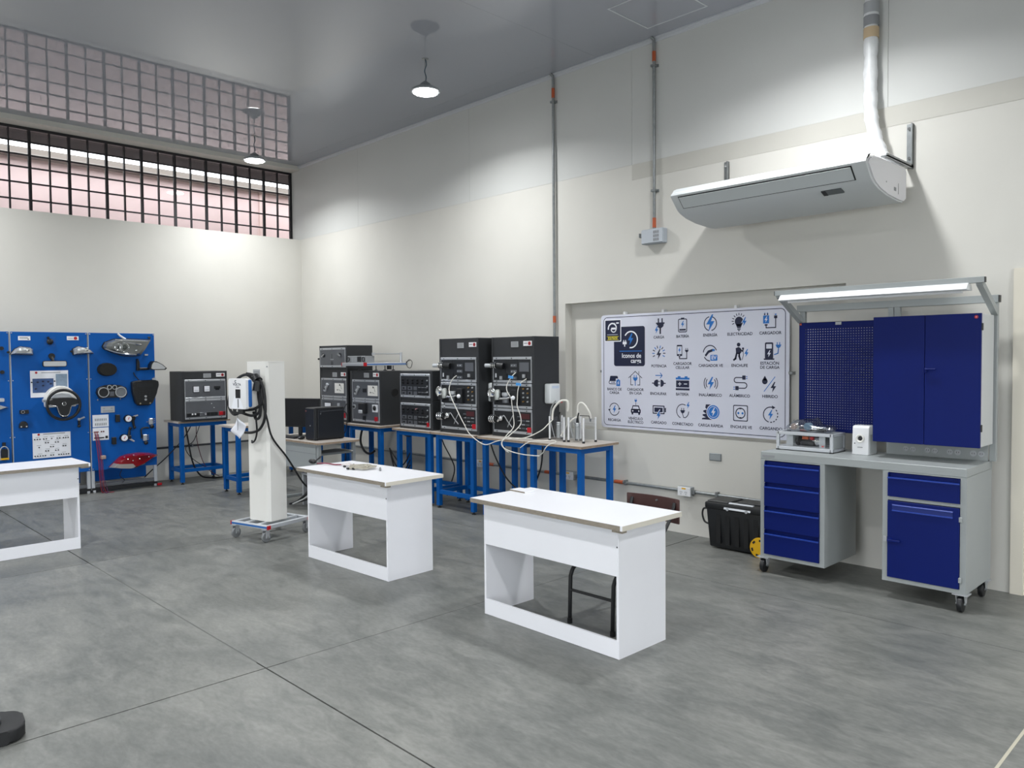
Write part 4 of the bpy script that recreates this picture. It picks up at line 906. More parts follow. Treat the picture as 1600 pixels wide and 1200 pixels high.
# ------------------------------------------------------------------ black equipment racks
class Rack:
    def __init__(s, label, loc, rz, w, d, h, u0, u1, name='equipment_rack', group='black equipment racks'):
        s.t = thing(name, label, 'equipment rack', loc, rz, group)
        s.w, s.d, s.h = w, d, h; s.y = -d / 2; s.u0 = -w / 2 + u0; s.u1 = -w / 2 + u1
        B('cabinet', BLACKB, s.t, (-w / 2, w / 2, -d / 2 + .004, d / 2, 0, h), bev=.004)
        B('front_bezel', BLACKB, s.t, (-w / 2, s.u0 - .004, s.y, s.y + .004, 0, h)); B('front_bezel', BLACKB, s.t, (s.u1 + .004, w / 2, s.y, s.y + .004, 0, h))
    def plates(s, zc, silver=True, logo=True):
        t, y, W = s.t, s.y, s.w
        if silver:
            p = B('rating_plate', SILV, t, (-.015, .085, y - .002, y + .004, zc - .028, zc + .028))
            B('print', GREYT, p, *[(-.005, .075, y - .0028, y - .002, zc - .018 + .011 * k, zc - .013 + .011 * k) for k in range(4)])
        if logo:
            x1 = W / 2 - .030; p = B('logo_plate', WPL, t, (x1 - .115, x1, y - .002, y + .004, zc - .024 + .006, zc + .024 + .006))
            MB().cyl((x1 - .030, y - .003, zc + .006), (x1 - .030, y - .002, zc + .006), .019, n=16).build('logo_disc', RED, p)
            MB().cyl((x1 - .030, y - .0036, zc + .006), (x1 - .030, y - .003, zc + .006), .008, n=10).build('logo_centre', mat('logo_dark', '#4a1218', .4), p)
            B('print', GREYT, p, (x1 - .105, x1 - .06, y - .0026, y - .002, zc + .004, zc + .012))
    def row(s, v0, v1, m=None, splits=1):
        t, y = s.t, s.y; r = .026
        B('rail', ALU, t, (s.u0, s.u1, y - .010, y + .004, v1 - r, v1), (s.u0, s.u1, y - .010, y + .004, v0, v0 + r), bev=.003)
        fx = s.u0 + .007; n = splits; wd = (s.u1 - s.u0 - .014) / n
        for i in range(n):
            B('module_plate', m or FACE, t, (fx + wd * i + .001, fx + wd * (i + 1) - .001, y - .008, y + .004, v0 + r, v1 - r))
        for xe_ in (s.u0, s.u1 - .007): B('frame_strip', ALU, t, (xe_, xe_ + .007, y - .010, y + .004, v0 + r, v1 - r))
        mb = MB()
        for z in (v0 + .013, v1 - .013):
            for f in (.1, .5, .88):
                x = s.u0 + (s.u1 - s.u0) * f; mb.cyl((x, y - .010, z), (x, y - .0135, z), .006, n=8)
        mb.build('rail_screws', BLK, t)
        return s
    def x(s, f): return s.u0 + (s.u1 - s.u0) * f
    def plate(s, name, m, f, v, w, h, th=.006, bev=0.0, parent=None):
        x = s.x(f); return B(name, m, parent or s.t, (x - w / 2, x + w / 2, s.y - .008 - th, s.y - .008, v - h / 2, v + h / 2), bev=bev)
    def meter(s, f, v, w=.070, h=.072):
        p = s.plate('meter', BLK, f, v, w + .014, h + .014, .010, .002); x = s.x(f)
        B('dial', PRINTW, p, (x - w / 2, x + w / 2, s.y - .0195, s.y - .018, v - h / 2, v + h / 2))
        B('needle', BLK, p, (x - w / 2 + .008, x + w / 2 - .01, s.y - .0205, s.y - .0195, v - h * .22, v - h * .18))
    def knob(s, f, v, r=.012, l=.018, m=None, n=12, name='knob'):
        x = s.x(f); return MB().cyl((x, s.y - .008, v), (x, s.y - .008 - l, v), r, r * .85, n=n).build(name, m or BLK, s.t)
    def cyl(s, name, m, f0, f1, v0, v1, off, r, n=14):
        return MB().cyl((s.x(f0), s.y - off, v0), (s.x(f1), s.y - off, v1), r, n=n).build(name, m, s.t)
TZ = .8245
# low rack on the left wall
r = Rack('low black rack with two white meters by the left wall', (-10.315, 4.235, TZ), PI / 2, .60, .40, .648, .035, .575)
r.plates(.590); r.row(.285, .540).row(.025, .282)
r.meter(.27, .415); r.meter(.53, .418)
p = r.plate('lcd', BLK, .79, .43, .085, .035); r.plate('lcd_glass', SCREEN, .79, .412, .05, .03, .008)
for i, (f, m_) in enumerate(((.08, BLK), (.165, FACED), (.225, FACED), (.30, BLK), (.385, FACE), (.56, BLK), (.655, BLK), (.745, BLK))): r.plate('switch', m_, f, .085, .048, .048, .010, .003)
for f in (.165, .232): r.plate('lamp_lens', WPL, f, .092, .020, .020, .014)
r.knob(.475, .090, .018, .02, CHROME, name='rotary_switch'); r.plate('emergency_switch', RED, .87, .085, .055, .050, .012, .004); r.plate('switch', mat('dark_red', '#5d1017', .4), .945, .085, .040, .050, .010, .003)
for (f, v) in ((.64, .22), (.70, .165)): r.knob(f, v, .006, .01, WPL, 8, 'indicator')
# rack pair left of the rig
r = Rack('black rack with two toggle plates standing behind the computer tower', (-8.700, 5.49, TZ), 0, .655, .38, .665, .045, .635)
r.plates(.595); r.row(.300, .548, splits=2).row(.030, .294)
def lever(r, f, v, k=1.0):
    x = r.x(f); y = r.y - .012
    mb = MB(); mb.cyl((x - .035 * k, y - .01, v - .045 * k), (x + .035 * k, y - .01, v + .045 * k), .020 * k, n=12); mb.build('sensor_body', ALUW, r.t)
    MB().cyl((x - .012, y - .032, v - .018), (x - .012, y - .01, v - .018), .012, n=10).build('sensor_bolt', BLK, r.t)
    MB().cyl((x + .022, y - .03, v + .028), (x + .022, y - .01, v + .028), .008, n=8).build('sensor_bolt', BLK, r.t)
def diagram(r, f, v, w=.20, h=.125):
    p = r.plate('diagram_plate', WPL2, f, v, w, h, .004); x = r.x(f); y = r.y - .0125
    mb = MB()
    for a, b in (((-.05, -.02), (.0, -.02)), ((.03, .045), (.055, -.01)), ((.0, -.02), (.04, -.035)), ((.01, .03), (.03, .045))):
        mb.tube([(x + a[0], y, v + a[1]), (x + b[0], y, v + b[1])], .0022, 5)
    mb.sph((x - .045, y, v - .022), .008, (1.4, .3, 1), 8, 6).sph((x + .012, y, v + .042), .011, (.8, .3, 1.2), 8, 6); mb.build('print', BLK, p)
lever(r, .24, .43); diagram(r, .74, .425, .21)
r.plate('display', PRINTW, .27, .205, .14, .050); r.plate('display_rim', BLK, .27, .205, .16, .070, .004); r.plate('knob_plate', ALUW, .70, .21, .05, .05); r.plate('switch', RED, .94, .085, .03, .06, .012); r.plate('socket_strip', FACED, .80, .17, .12, .02, .01)
r = Rack('small black rack on top of another with two slanted levers', (-8.700, 5.49, TZ + .665), 0, .655, .38, .300, .025, .625)
r.row(.022, .270)
for f, sx in ((.16, 1), (.80, -1)):
    x = r.x(f); MB().cyl((x - .03, r.y - .02, .175 - .018 * sx), (x + .03, r.y - .02, .175 + .018 * sx), .011, n=10).build('lever', CHROME, r.t)
    MB().cyl((x, r.y - .008, .178), (x, r.y - .018, .178), .028, n=14).build('lever_boss', BLK, r.t)
r.plate('scale_line', BLK, .48, .16, .004, .07, .002)
for k in range(3):
    for q in range(2): r.knob(.46 + .03 * k, .09 - .022 * q, .005, .006, BLK, 6, 'jack')
r.plate('label_strip', SILV, .49, .125, .07, .010, .003)
# rack with round hole
r = Rack('black rack with round side hole under the aluminium rig', (-7.985, 5.49, TZ), 0, .645, .38, .646, .055, .625)
r.plates(.595); r.row(.292, .540).row(.028, .288)
lever(r, .22, .41); diagram(r, .78, .41, .20); r.plate('handle_recess', BLK, .48, .41, .075, .045)
x = r.x(.09); MB().cyl((x, r.y - .02, .205), (x, r.y - .008, .205), .028, n=14).build('dial', ALUW, r.t); MB().cyl((x, r.y - .03, .205), (x, r.y - .02, .205), .016, n=12).build('dial_knob', BLK, r.t)
r.plate('throttle_box', BLK, .46, .195, .13, .125, .05, .006); r.plate('throttle_pedal', ALUW, .44, .155, .08, .040, .058, .006); r.plate('socket', BLK, .46, .075, .05, .045, .012)
p = r.plate('sensor_plate', PRINTW, .86, .20, .105, .090); x = r.x(.86)
MB().sph((x, r.y - .02, .205), .030, (1, .5, 1)).build('sensor_cap', BLK, r.t); r.plate('switch', RED, .90, .075, .05, .05, .012)
MB().cyl((r.w / 2 - .002, .02, .385), (r.w / 2 + .0012, .02, .385), .046, n=24).build('side_hole', BLKM, r.t)
MB().tube([(r.w / 2 + .001, .02 + .048 * math.cos(a * PI / 12), .385 + .048 * math.sin(a * PI / 12)) for a in range(24)], .004, 6, closed=True).build('hole_rim', BLK, r.t)
# two small knob racks
for q, lb in ((0, 'lower of the two small stacked racks full of knobs'), (1, 'upper of the two small stacked racks full of knobs')):
    r = Rack(lb, (-6.980, 5.49, TZ + .329 * q), 0, .600, .38, .327, .030, .565)
    r.row(.026, .292, FACED)
    for v in (.222, .190):
        for k in range(5): r.knob(.10 + .165 * k, v, .013, .022)
    for v in (.130, .075):
        for k in range(2):
            r.plate('fuse_plate', FACE, .13 + .21 * k, v, .085, .040, .003); r.knob(.13 + .21 * k, v, .011, .016)
        r.plate('fuse_plate', FACE, .52, v, .06, .040, .003)
        for k in range(3): r.plate('label_strip', SILV, .66 + .11 * k, v + .012, .045, .004, .003); r.plate('jack_strip', BLK, .66 + .11 * k, v - .006, .045, .014, .006)
    for k in range(6): r.knob(.93, .06 + .032 * k, .008, .012, SILV if k % 2 else BLK, 8)
    if q == 0: r.plate('switch', RED, .945, .062, .030, .045, .012); r.knob(.58, .228, .009, .026, mat('knob_rose', '#a8767a', .4), 10)
# two tall racks
def tall(label, loc, side):
    r = Rack(label, loc, 0, .605 if side == 0 else .630, .36, 1.000, .030, .575 if side == 0 else .598)
    r.plates(.925)
    for k, (a, b) in enumerate(((.038, .282), (.290, .534), (.542, .800))): r.row(a, b, FACED, (3, 3, 3)[k])
    t = r.t; y = r.y
    # top row: ignition lock, modules
    mb = MB(); mb.cyl((r.x(-.09), y - .07, .715), (r.x(.05), y - .05, .715), .020).build('lock_barrel', ALUW, t)
    mb = MB()
    for f in (.06, .11, .16): mb.cyl((r.x(f), y - .055, .718), (r.x(f) + .014, y - .053, .718), .034, n=16)
    mb.build('coil_rings', CHROME, t)
    MB().cyl((r.x(.20), y - .055, .715), (r.x(.32), y - .03, .708), .032, n=16).cyl((r.x(.08), y - .05, .718), (r.x(.2), y - .05, .718), .026).build('lock_body', BLK, t)
    r.plate('lamp_lens', PRINTW, .08, .615, .014, .042); r.plate('relay', SILV, .22, .590, .030, .036, .012); r.plate('switch', BLK, .36, .62, .02, .03)
    for v in (.715, .655, .590):
        r.plate('jack_strip', FACE, .55, v, .085, .030, .003)
        for f in (.51, .58): r.knob(f, v, .006, .012, SILV, 8, 'jack')
    r.plate('module_cover', FACE, .82, .70, .13, .09, .003); r.plate('relay', SILV, .82, .612, .026, .034, .016); r.plate('switch', BLK, .86, .578, .05, .012, .01)
    # middle row: gauge, bottle, valve
    MB().lathe([(.056, 0), (.058, -.020), (.050, -.024), (.040, -.018)], (r.x(.03), y - .03, .435), 'y', 24).build('gauge_ring', CHROME, t)
    MB().sph((r.x(.075), y - .045, .455), .030).build('gauge_bulb', CHROME, t); MB().cyl((r.x(.07), y - .03, .350), (r.x(.07), y - .03, .40), .040, n=16).build('gauge_base', BLK, t)
    MB().lathe([(.030, .37), (.032, .38), (.032, .445), (.022, .468), (.010, .475)], (r.x(.20), y - .05, 0), 'z', 18).build('bottle', mat('bottle_alu', '#b9bdb9', .35, metal=.6), t)
    MB().cyl((r.x(.42), y - .05, .345), (r.x(.42), y - .05, .415), .036, n=18).build('solenoid', FACE, t); MB().cyl((r.x(.42), y - .05, .415), (r.x(.42), y - .05, .445), .042, n=18).build('solenoid_cap', SILV, t)
    MB().cyl((r.x(.33), y - .085, .385), (r.x(.50), y - .085, .388), .011).cyl((r.x(.50), y - .085, .388), (r.x(.60), y - .085, .405), .008).build('valve_lever', CHROME, t)
    MB().sph((r.x(.67), y - .085, .398), .021).build('valve_ball', PRINTW, t); r.plate('valve_block', BLK, .60, .40, .08, .15, .04, .006)
    for i in range(2):
        for j in range(4): r.knob(.80 + .11 * i, .360 + .042 * j, .009, .014, SILV if (i + j) % 3 else mat('brass', '#b08a50', .35, metal=.7), 8)
    # lower row: coil, injector, cross bars
    mb = MB()
    for k in range(3): mb.tube([(r.x(.02 + .055 * k), y - .05 + .036 * math.cos(a * PI / 8), .175 + .036 * math.sin(a * PI / 8)) for a in range(16)], .006, 6, closed=True)
    mb.build('coil_rings', CHROME, t); MB().cyl((r.x(-.02), y - .05, .175), (r.x(.16), y - .05, .172), .028, n=14).build('coil_core', BLK, t)
    MB().cyl((r.x(.18), y - .04, .160), (r.x(.27), y - .05, .190), .018).sph((r.x(.28), y - .05, .188), .028).build('injector', CHROME, t)
    cable('lead', [(r.x(.30), y - .05, .19), (r.x(.38), y - .06, .215), (r.x(.46), y - .05, .16), (r.x(.54), y - .03, .10)], .005, SILV, t)
    cable('lead', [(r.x(.42), y - .03, .10), (r.x(.50), y - .04, .16), (r.x(.56), y - .03, .22)], .004, SILV, t)
    for j in range(4):
        for i in range(3): r.plate('label_strip', FACE if (i + j) % 2 else SILV, .68 + .11 * i, .095 + .038 * j, .045, .010, .003)
    for j in range(3): r.knob(.66, .09 + .045 * j, .010, .016)
    r.plate('panel_red', mat('panel_maroon', '#4d1f22', .4), .84, .215, .12, .05, .004); r.plate('switch', RED, .945, .085, .05, .05, .014, .003)
    # reservoir on the right side
    mb = MB(); x0 = r.w / 2; mb.box(x0, x0 + .085, side - .045, side + .105, .340, .535, bev=.016, seg=3)
    rs = mb.build('reservoir', mat('tank_white', '#dfe3e4', .4), t)
    B('label', mat('tank_label', '#c8d4e4', .5), rs, (x0 + .085, x0 + .0855, side - .02, side + .08, .49, .515)); MB().cyl((x0 + .05, side + .12, .345), (x0 + .05, side + .10, .375), .022).build('pump', BLK, rs)
    MB().cyl((x0 + .078, side + .112, .355), (x0 + .092, side + .112, .355), .014, n=10).build('pump_cap', RED, rs)
    return r
tall('left tall black rack with chrome parts and white hoses', (-6.245, 5.49, TZ), -.01)
tall('right tall black rack with white tank on its side', (-5.537, 5.590, TZ), 0)

# hoses of the tall racks
def hose(label, pts, r=.0048, m=HOSE, cat='hose', name='hose'):
    return tag(cable(name, pts, r, m), label, cat)
hose('white hose looping from the left tall rack down over the tables', [(-6.215, 5.255, 1.435), (-6.27, 5.24, 1.39), (-6.30, 5.225, 1.30), (-6.245, 5.20, 1.22), (-6.12, 5.185, 1.07), (-6.02, 5.18, .95), (-5.93, 5.19, .84), (-5.72, 5.19, .755), (-5.55, 5.21, .80), (-5.36, 5.26, .836), (-5.2, 5.34, .834)])
hose('white hose hanging from the top of the right tall rack', [(-5.475, 5.395, 1.470), (-5.50, 5.365, 1.43), (-5.555, 5.355, 1.355), (-5.545, 5.34, 1.29), (-5.477, 5.33, 1.218), (-5.46, 5.325, 1.155), (-5.435, 5.32, 1.04), (-5.415, 5.30, .94), (-5.43, 5.22, .865), (-5.46, 5.185, .79), (-5.42, 5.185, .73), (-5.38, 5.195, .705)])
hose('second white hose hanging across the right tall rack', [(-5.324, 5.395, 1.410), (-5.37, 5.36, 1.37), (-5.395, 5.345, 1.30), (-5.395, 5.335, 1.20), (-5.385, 5.325, 1.14), (-5.335, 5.32, 1.04), (-5.335, 5.31, .96), (-5.40, 5.23, .865), (-5.46, 5.182, .80), (-5.43, 5.18, .745), (-5.32, 5.185, .715), (-5.15, 5.19, .70), (-4.985, 5.215, .70)])
hose('white hose running from the right tall rack to the acrylic stands', [(-5.44, 5.25, .835), (-5.25, 5.28, .845), (-5.08, 5.33, .92), (-5.02, 5.38, .99), (-5.0, 5.42, 1.03)])
hose('white hose crossing the front of the last blue table top', [(-5.22, 5.195, .76), (-5.12, 5.22, .822), (-5.0, 5.30, .834), (-4.93, 5.36, .836), (-4.84, 5.28, .834), (-4.85, 5.205, .818), (-4.875, 5.185, .79), (-4.92, 5.195, .74), (-4.975, 5.205, .705)], .0045)
hose('black cable sagging below the tables in front of the low conduit', [(-5.76, 5.30, .79), (-5.70, 5.32, .62), (-5.55, 5.33, .42), (-5.35, 5.33, .315), (-5.20, 5.33, .36), (-5.06, 5.30, .55), (-4.99, 5.26, .72), (-4.97, 5.24, .79)], .0075, CABLE, 'cable', 'cable')
for (pts, lb) in (([(-5.525, 5.375, 1.425), (-5.55, 5.425, 1.37)], 'short blue tape flag on the upper hose of the right tall rack'), ([(-5.415, 5.372, 1.355), (-5.47, 5.42, 1.30)], 'short blue tape flag on the lower hose of the right tall rack')):
    o = MB(); x, y, z = pts[0]; o.box(-.035, .035, -.003, .003, -.014, .014, bev=.002); o = o.build('tape_flag', SKYB); o.location = (x + .02, y - .02, z); o.rotation_euler = (0, .12, 0); tag(o, lb, 'tape')

# clear acrylic stands with little bottles
def stand(label, loc, w=.20, d=.19):
    t = thing('acrylic_stand', label, 'apparatus', loc, 0, 'clear acrylic stands on the last blue table')
    B('base_plate', ACRYL, t, (0, w, 0, d, .020, .026)); B('side_plate', ACRYL, t, (0, .005, 0, d, .026, .225)); B('side_plate', ACRYL, t, (w - .005, w, 0, d, .026, .225))
    for x in (.008, w - .008):
        for y in (.008, d - .008):
            MB().cyl((x, y, .018), (x, y, .232), .0085, n=10).build('rod', WPL, t)
            MB().lathe([(.013, 0), (.013, .018)], (x, y, 0), 'z', 10).build('foot', BLK, t)
    MB().cyl((.045, d * .5, .026), (.045, d * .5, .165), .024, n=16).build('cylinder', mat('clear_grey', '#a7abad', .2, metal=.4), t)
    MB().cyl((.045, d * .5, .165), (.045, d * .5, .178), .029, n=16).cyl((.045, d * .5, .15), (.045, d * .5, .152), .036, n=12).build('collar', CHROME, t)
    MB().cyl((.045, d * .5, .178), (.045, d * .5, .235), .015, .009, n=10).cyl((.045, d * .5, .22), (.06, d * .5, .27), .007).build('valve', BLK, t)
    cable('tie_rod', [(.012, .01, .20), (.06, .02, .03)], .003, SILV, t, k=2)
    return t
a = stand('left clear acrylic stand with hose loop beside the tall rack', (-5.05, 5.41, TZ))
cable('hose', [(.02, .03, .20), (.03, .04, .30), (.09, .07, .375), (.15, .10, .38), (.165, .10, .33), (.155, .10, .28)], .010, HOSE, a)
cable('hose', [(.0, .02, .22), (.015, .03, .32), (.05, .05, .38)], .006, mat('hose_grey', '#8d9090', .4), a)
b = stand('right clear acrylic stand with hose loop at the table end', (-4.83, 5.43, TZ))
cable('hose', [(.045, .095, .26), (.05, .10, .34), (.08, .11, .365), (.12, .12, .34), (.165, .13, .27), (.17, .14, .22)], .009, HOSE, b)
MB().cyl((.16, .14, .245), (.165, .14, .19), .012, .006, n=10).cyl((.06, .11, .243), (.16, .14, .243), .0035, n=6).build('outlet_valve', BLK, b)
cable('hose', [(-.08, .0, .05), (-.04, .02, .13), (.02, .05, .21), (.05, .08, .23)], .007, HOSE, b)

# aluminium rig on the rack with the round hole
rg = thing('profile_rig', 'aluminium profile rig with grey module on top of the racks', 'equipment', (-8.05, 5.20, TZ + .648))
mb = MB()
mb.box(-.25, .22, -.02, .02, .060, .098, bev=.003); mb.box(-.25, .22, .60, .64, .060, .098, bev=.003)
mb.build('cross_profile', ALU, rg)
sp_ = B('side_profile', ALUW, rg, (.185, .225, .02, .60, .060, .098), (-.25, -.21, .02, .60, .060, .098), bev=.003)
B('blue_insert', BLUESIDE, sp_, (.2248, .2265, .02, .60, .072, .084))
for x in (-.25, .222): B('end_cap', RED, rg, (x - .012 if x < 0 else x, x if x < 0 else x + .012, -.021, .021, .058, .100))
m_ = B('control_module', mat('module_grey', '#8d9093', .4), rg, (-.20, .19, .03, .16, .099, .180), bev=.004)
B('mesh', SILV, m_, *[(-.11 + .022 * i, -.094 + .022 * i, .028, .030, .112 + .018 * j, .124 + .018 * j) for i in range(5) for j in range(3)])
B('screen', BLK, m_, (.02, .10, .026, .031, .108, .172)); 
for x in (-.17, .16): MB().tube([(x + .026 * math.cos(a * PI / 8), .02, .14 + .026 * math.sin(a * PI / 8)) for a in range(16)], .006, 6, closed=True).build('handle', BLK, m_)
MB().cyl((.205, .54, .098), (.205, .54, .222), .016, n=10).build('upright', ALU, rg); MB().cyl((.205, .14, .205), (.205, .54, .205), .007, n=8).build('rod', ALU, rg); B('rod_clamp', ALU, rg, (.192, .218, .12, .15, .190, .218))
for (x, y) in ((-.14, .16), (.205, .17), (.205, .30), (.205, .42)):
    MB().lathe([(.022, 0), (.020, .010), (.006, .014), (.006, .060)], (x, y, 0.0005), 'z', 12).build('levelling_foot', BLK, rg)
B('motor', BLK, rg, (.185, .215, .34, .39, .012, .060))
cable('cable_loop', [(.22, .60, .07), (.26, .62, .13), (.30, .64, .10), (.28, .63, .03), (.23, .62, .04), (.22, .61, .10), (.27, .63, .12)], .004, CABLE, rg)

# ------------------------------------------------------------------ cables under tables
def drop(label, pts, r=.007, m=CABLE): return tag(cable('cable', pts, r, m), label, 'cable')
drop('thick black cable dropping from the low rack table to the floor', [(-10.35, 4.06, .80), (-10.36, 4.10, .55), (-10.37, 4.16, .25), (-10.40, 4.28, .06), (-10.42, 4.45, .012), (-10.40, 4.60, .012)], .011)
drop('thin black cable crossing behind the low rack table', [(-10.30, 4.14, .80), (-10.36, 4.05, .60), (-10.45, 3.85, .35), (-10.52, 3.70, .20), (-10.55, 3.60, .10)], .007)
drop('dark red cable below the low rack table', [(-10.33, 4.20, .80), (-10.37, 4.22, .55), (-10.38, 4.30, .25), (-10.42, 4.42, .10), (-10.45, 4.55, .02)], .005, mat('cable_maroon', '#5a2a30', .5))
drop('second thin black cable below the low rack table', [(-10.28, 4.24, .80), (-10.37, 4.18, .55), (-10.40, 4.08, .45), (-10.36, 4.16, .30), (-10.42, 4.42, .12)], .005)
drop('coiled black cable hanging left of the thick blue legs', [(-8.06, 5.32, .79), (-8.14, 5.34, .70), (-8.17, 5.35, .58), (-8.10, 5.36, .48), (-7.98, 5.36, .46), (-7.90, 5.37, .50)], .014)
drop('black cable arc hanging under the hole-sided rack table edge', [(-7.62, 5.52, .79), (-7.54, 5.54, .72), (-7.44, 5.55, .70), (-7.36, 5.55, .74), (-7.32, 5.54, .80)], .014)
for i, (zl, lb) in enumerate(((.36, 'uppermost black cable swag between two blue tables'), (.28, 'middle black cable swag between two blue tables'), (.22, 'lowest black cable swag between two blue tables'))):
    drop(lb, [(-7.66, 5.42, .55), (-7.60, 5.44, zl + .10), (-7.47, 5.45, zl), (-7.36, 5.44, zl + .06), (-7.26, 5.42, zl + .16)], .008)
drop('thin black cable wandering down behind the knob rack table', [(-7.10, 5.72, .80), (-7.02, 5.73, .62), (-6.90, 5.74, .46), (-6.84, 5.74, .34), (-6.90, 5.74, .18), (-6.98, 5.74, .02)], .007)
drop('grey wire falling to the computer desk from the racks', [(-8.35, 5.27, 1.06), (-8.33, 5.20, .95), (-8.25, 5.16, .70), (-8.12, 5.10, .50), (-8.10, 5.05, .02)], .006)

# ------------------------------------------------------------------ computer desk
cd = thing('computer_desk', 'grey computer desk with wood edge behind the charging column', 'desk', (-7.86, 4.50, 0), math.radians(2))
ct = MB().prism(rrect(-.57, .57, -.275, .265, .05), 'z', .708, .733).build('desktop', LAMW, cd, smooth=False)
MB().prism(rrect(-.572, .572, -.277, .267, .05), 'z', .711, .729).build('edge_band', LAME, ct, smooth=False)
B('modesty_panel', GRNP, cd, (-.50, .45, -.235, -.215, .42, .706), bev=.002)
B('drawer_line', mat('desk_line', '#7d8283', .5), cd, (-.50, .45, -.2365, -.235, .598, .602))
for x in (-.50, .47):
    B('leg', GRNP, cd, (x, x + .035, -.24, -.20, .03, .708), bev=.002); B('leg', GRNP, cd, (x, x + .035, .20, .235, .03, .708), bev=.002)
    B('foot_bar', GRNP, cd, (x, x + .035, -.26, .25, 0, .03), bev=.002); 
B('shelf', mat('shelf_grey', '#6f7475', .5), cd, (.20, .505, -.20, .20, .585, .605)); B('shelf_edge', WPL2, cd, (.20, .508, .18, .20, .600, .612))
pc = thing('computer_tower', 'black computer tower standing on the right end of the grey desk', 'computer', (-7.605, 4.53, .734), math.radians(0))
B('case', BLK, pc, (-.09, .105, -.19, .17, .006, .355), bev=.006); B('side_panel', mat('pc_side', '#1a1d22', .35), pc, (.105, .110, -.16, .165, .02, .335), bev=.004)
cable('panel_ridge', [(.110, -.13, .28), (.110, -.125, .305), (.110, -.11, .313), (.110, .15, .318)], .005, mat('pc_ridge', '#32353b', .3), pc, k=3)
B('front_panel', BLK, pc, (-.088, .103, -.205, -.19, .006, .350), bev=.005); MB().cyl((.02, -.205, .16), (.02, -.209, .16), .006, n=8).build('power_button', SILV, pc); B('top_badge', mat('badge_dim', '#7a4a48', .4), pc, (-.08, -.055, -.207, -.205, .31, .325))
for x in (-.08, .08):
    for y in (-.17, .14): B('foot', RUB, pc, (x - .015, x + .015, y - .015, y + .015, 0, .007))
cable('power_lead', [(.0, .175, .30), (.03, .24, .28), (.05, .24, .18), (.02, .23, .06), (-.02, .20, .02)], .005, CABLE, pc)
mo = thing('monitor', 'black flat monitor on a thin stand on the grey desk', 'monitor', (-8.12, 4.49, .734), math.radians(30))
B('base', BLK, mo, (-.11, .11, -.08, .08, 0, .012), bev=.004); B('neck', BLK, mo, (-.024, .024, .012, .030, .012, .19), bev=.004)
s = B('screen_housing', BLK, mo, (-.27, .27, -.018, .012, .105, .435), bev=.005); B('panel', SCREEN, s, (-.262, .262, -.0195, -.018, .118, .427))
kb = thing('keyboard', 'black keyboard lying on the grey desk before the monitor', 'keyboard', (-8.09, 4.325, .734), math.radians(4))
B('base', BLK, kb, (-.22, .22, -.065, .065, 0, .016), bev=.005)
for r_ in range(5): B('key_row', FACED, kb, *[(-.205 + .0295 * i, -.18 + .0295 * i, -.055 + .022 * r_, -.036 + .022 * r_, .016, .021) for i in range(14)])
ms = thing('computer_mouse', 'black mouse on the grey desk beside the tower', 'mouse', (-7.755, 4.31, .734)); MB().sph((0, 0, .016), .02, (1.5, 2.3, .8)).build('shell', BLK, ms); B('scroll_wheel', CHROME, ms, (-.004, .004, -.03, -.012, .022, .034))
up = thing('power_unit', 'dark box with cables on a grey shelf under the computer desk', 'power unit', (-7.55, 4.46, 0))
B('case', mat('ups_dark', '#171c2c', .4), up, (-.20, .06, -.10, .10, .13, .33), bev=.005); B('shelf', SILV, up, (-.28, .12, -.12, .12, .335, .355), bev=.003); B('label', mat('label_cream', '#d8d0a0', .5), up, (.01, .045, -.102, -.10, .24, .28))
B('bracket', SILV, up, (-.26, -.23, -.12, .12, 0, .335), (.09, .12, -.12, .12, 0, .335))
cable('cable', [(-.1, -.10, .20), (-.14, -.16, .12), (-.22, -.2, .05), (-.30, -.22, .02)], .014, CABLE, up); cable('cable', [(-.02, -.10, .18), (-.06, -.16, .10), (-.15, -.22, .06), (-.30, -.25, .02)], .012, CABLE, up)
cable('cable', [(-.05, -.11, .15), (-.10, -.2, .09), (-.22, -.26, .03)], .008, mat('cable_white', '#b9bcbc', .5), up)

# small aluminium trolley behind the empty blue table
tr = thing('profile_trolley', 'small aluminium profile frame with cables behind the empty blue table', 'trolley', (-9.55, 4.95, 0))
B('upright', ALU, tr, (-.20, -.16, -.02, .02, 0, .55), bev=.002); B('upright', ALU, tr, (.16, .20, -.02, .02, 0, .55), bev=.002)
B('crossbar', ALU, tr, (-.16, .16, -.02, .02, .50, .54), (-.16, .16, -.02, .02, .06, .10), bev=.002); B('drive_box', BLK, tr, (.02, .15, -.06, -.02, .12, .42), bev=.004); B('back_plate', FACED, tr, (-.16, .16, .0, .01, .10, .50))
cable('cable', [(-.12, -.03, .50), (-.17, -.05, .35), (-.12, -.06, .18), (0, -.06, .11)], .016, CABLE, tr); cable('cable', [(-.05, -.03, .5), (-.10, -.07, .3), (-.02, -.08, .12)], .010, mat('cable_white', '#b9bcbc', .5), tr)
lp = thing('flat_device', 'flat black device lying on the far corner blue table', 'device', (-10.03, 5.10, TZ)); B('body', BLK, lp, (-.14, .14, -.16, .16, 0, .045), bev=.006); B('top_panel', SCREEN, lp, (-.12, .12, -.14, .14, .045, .048))

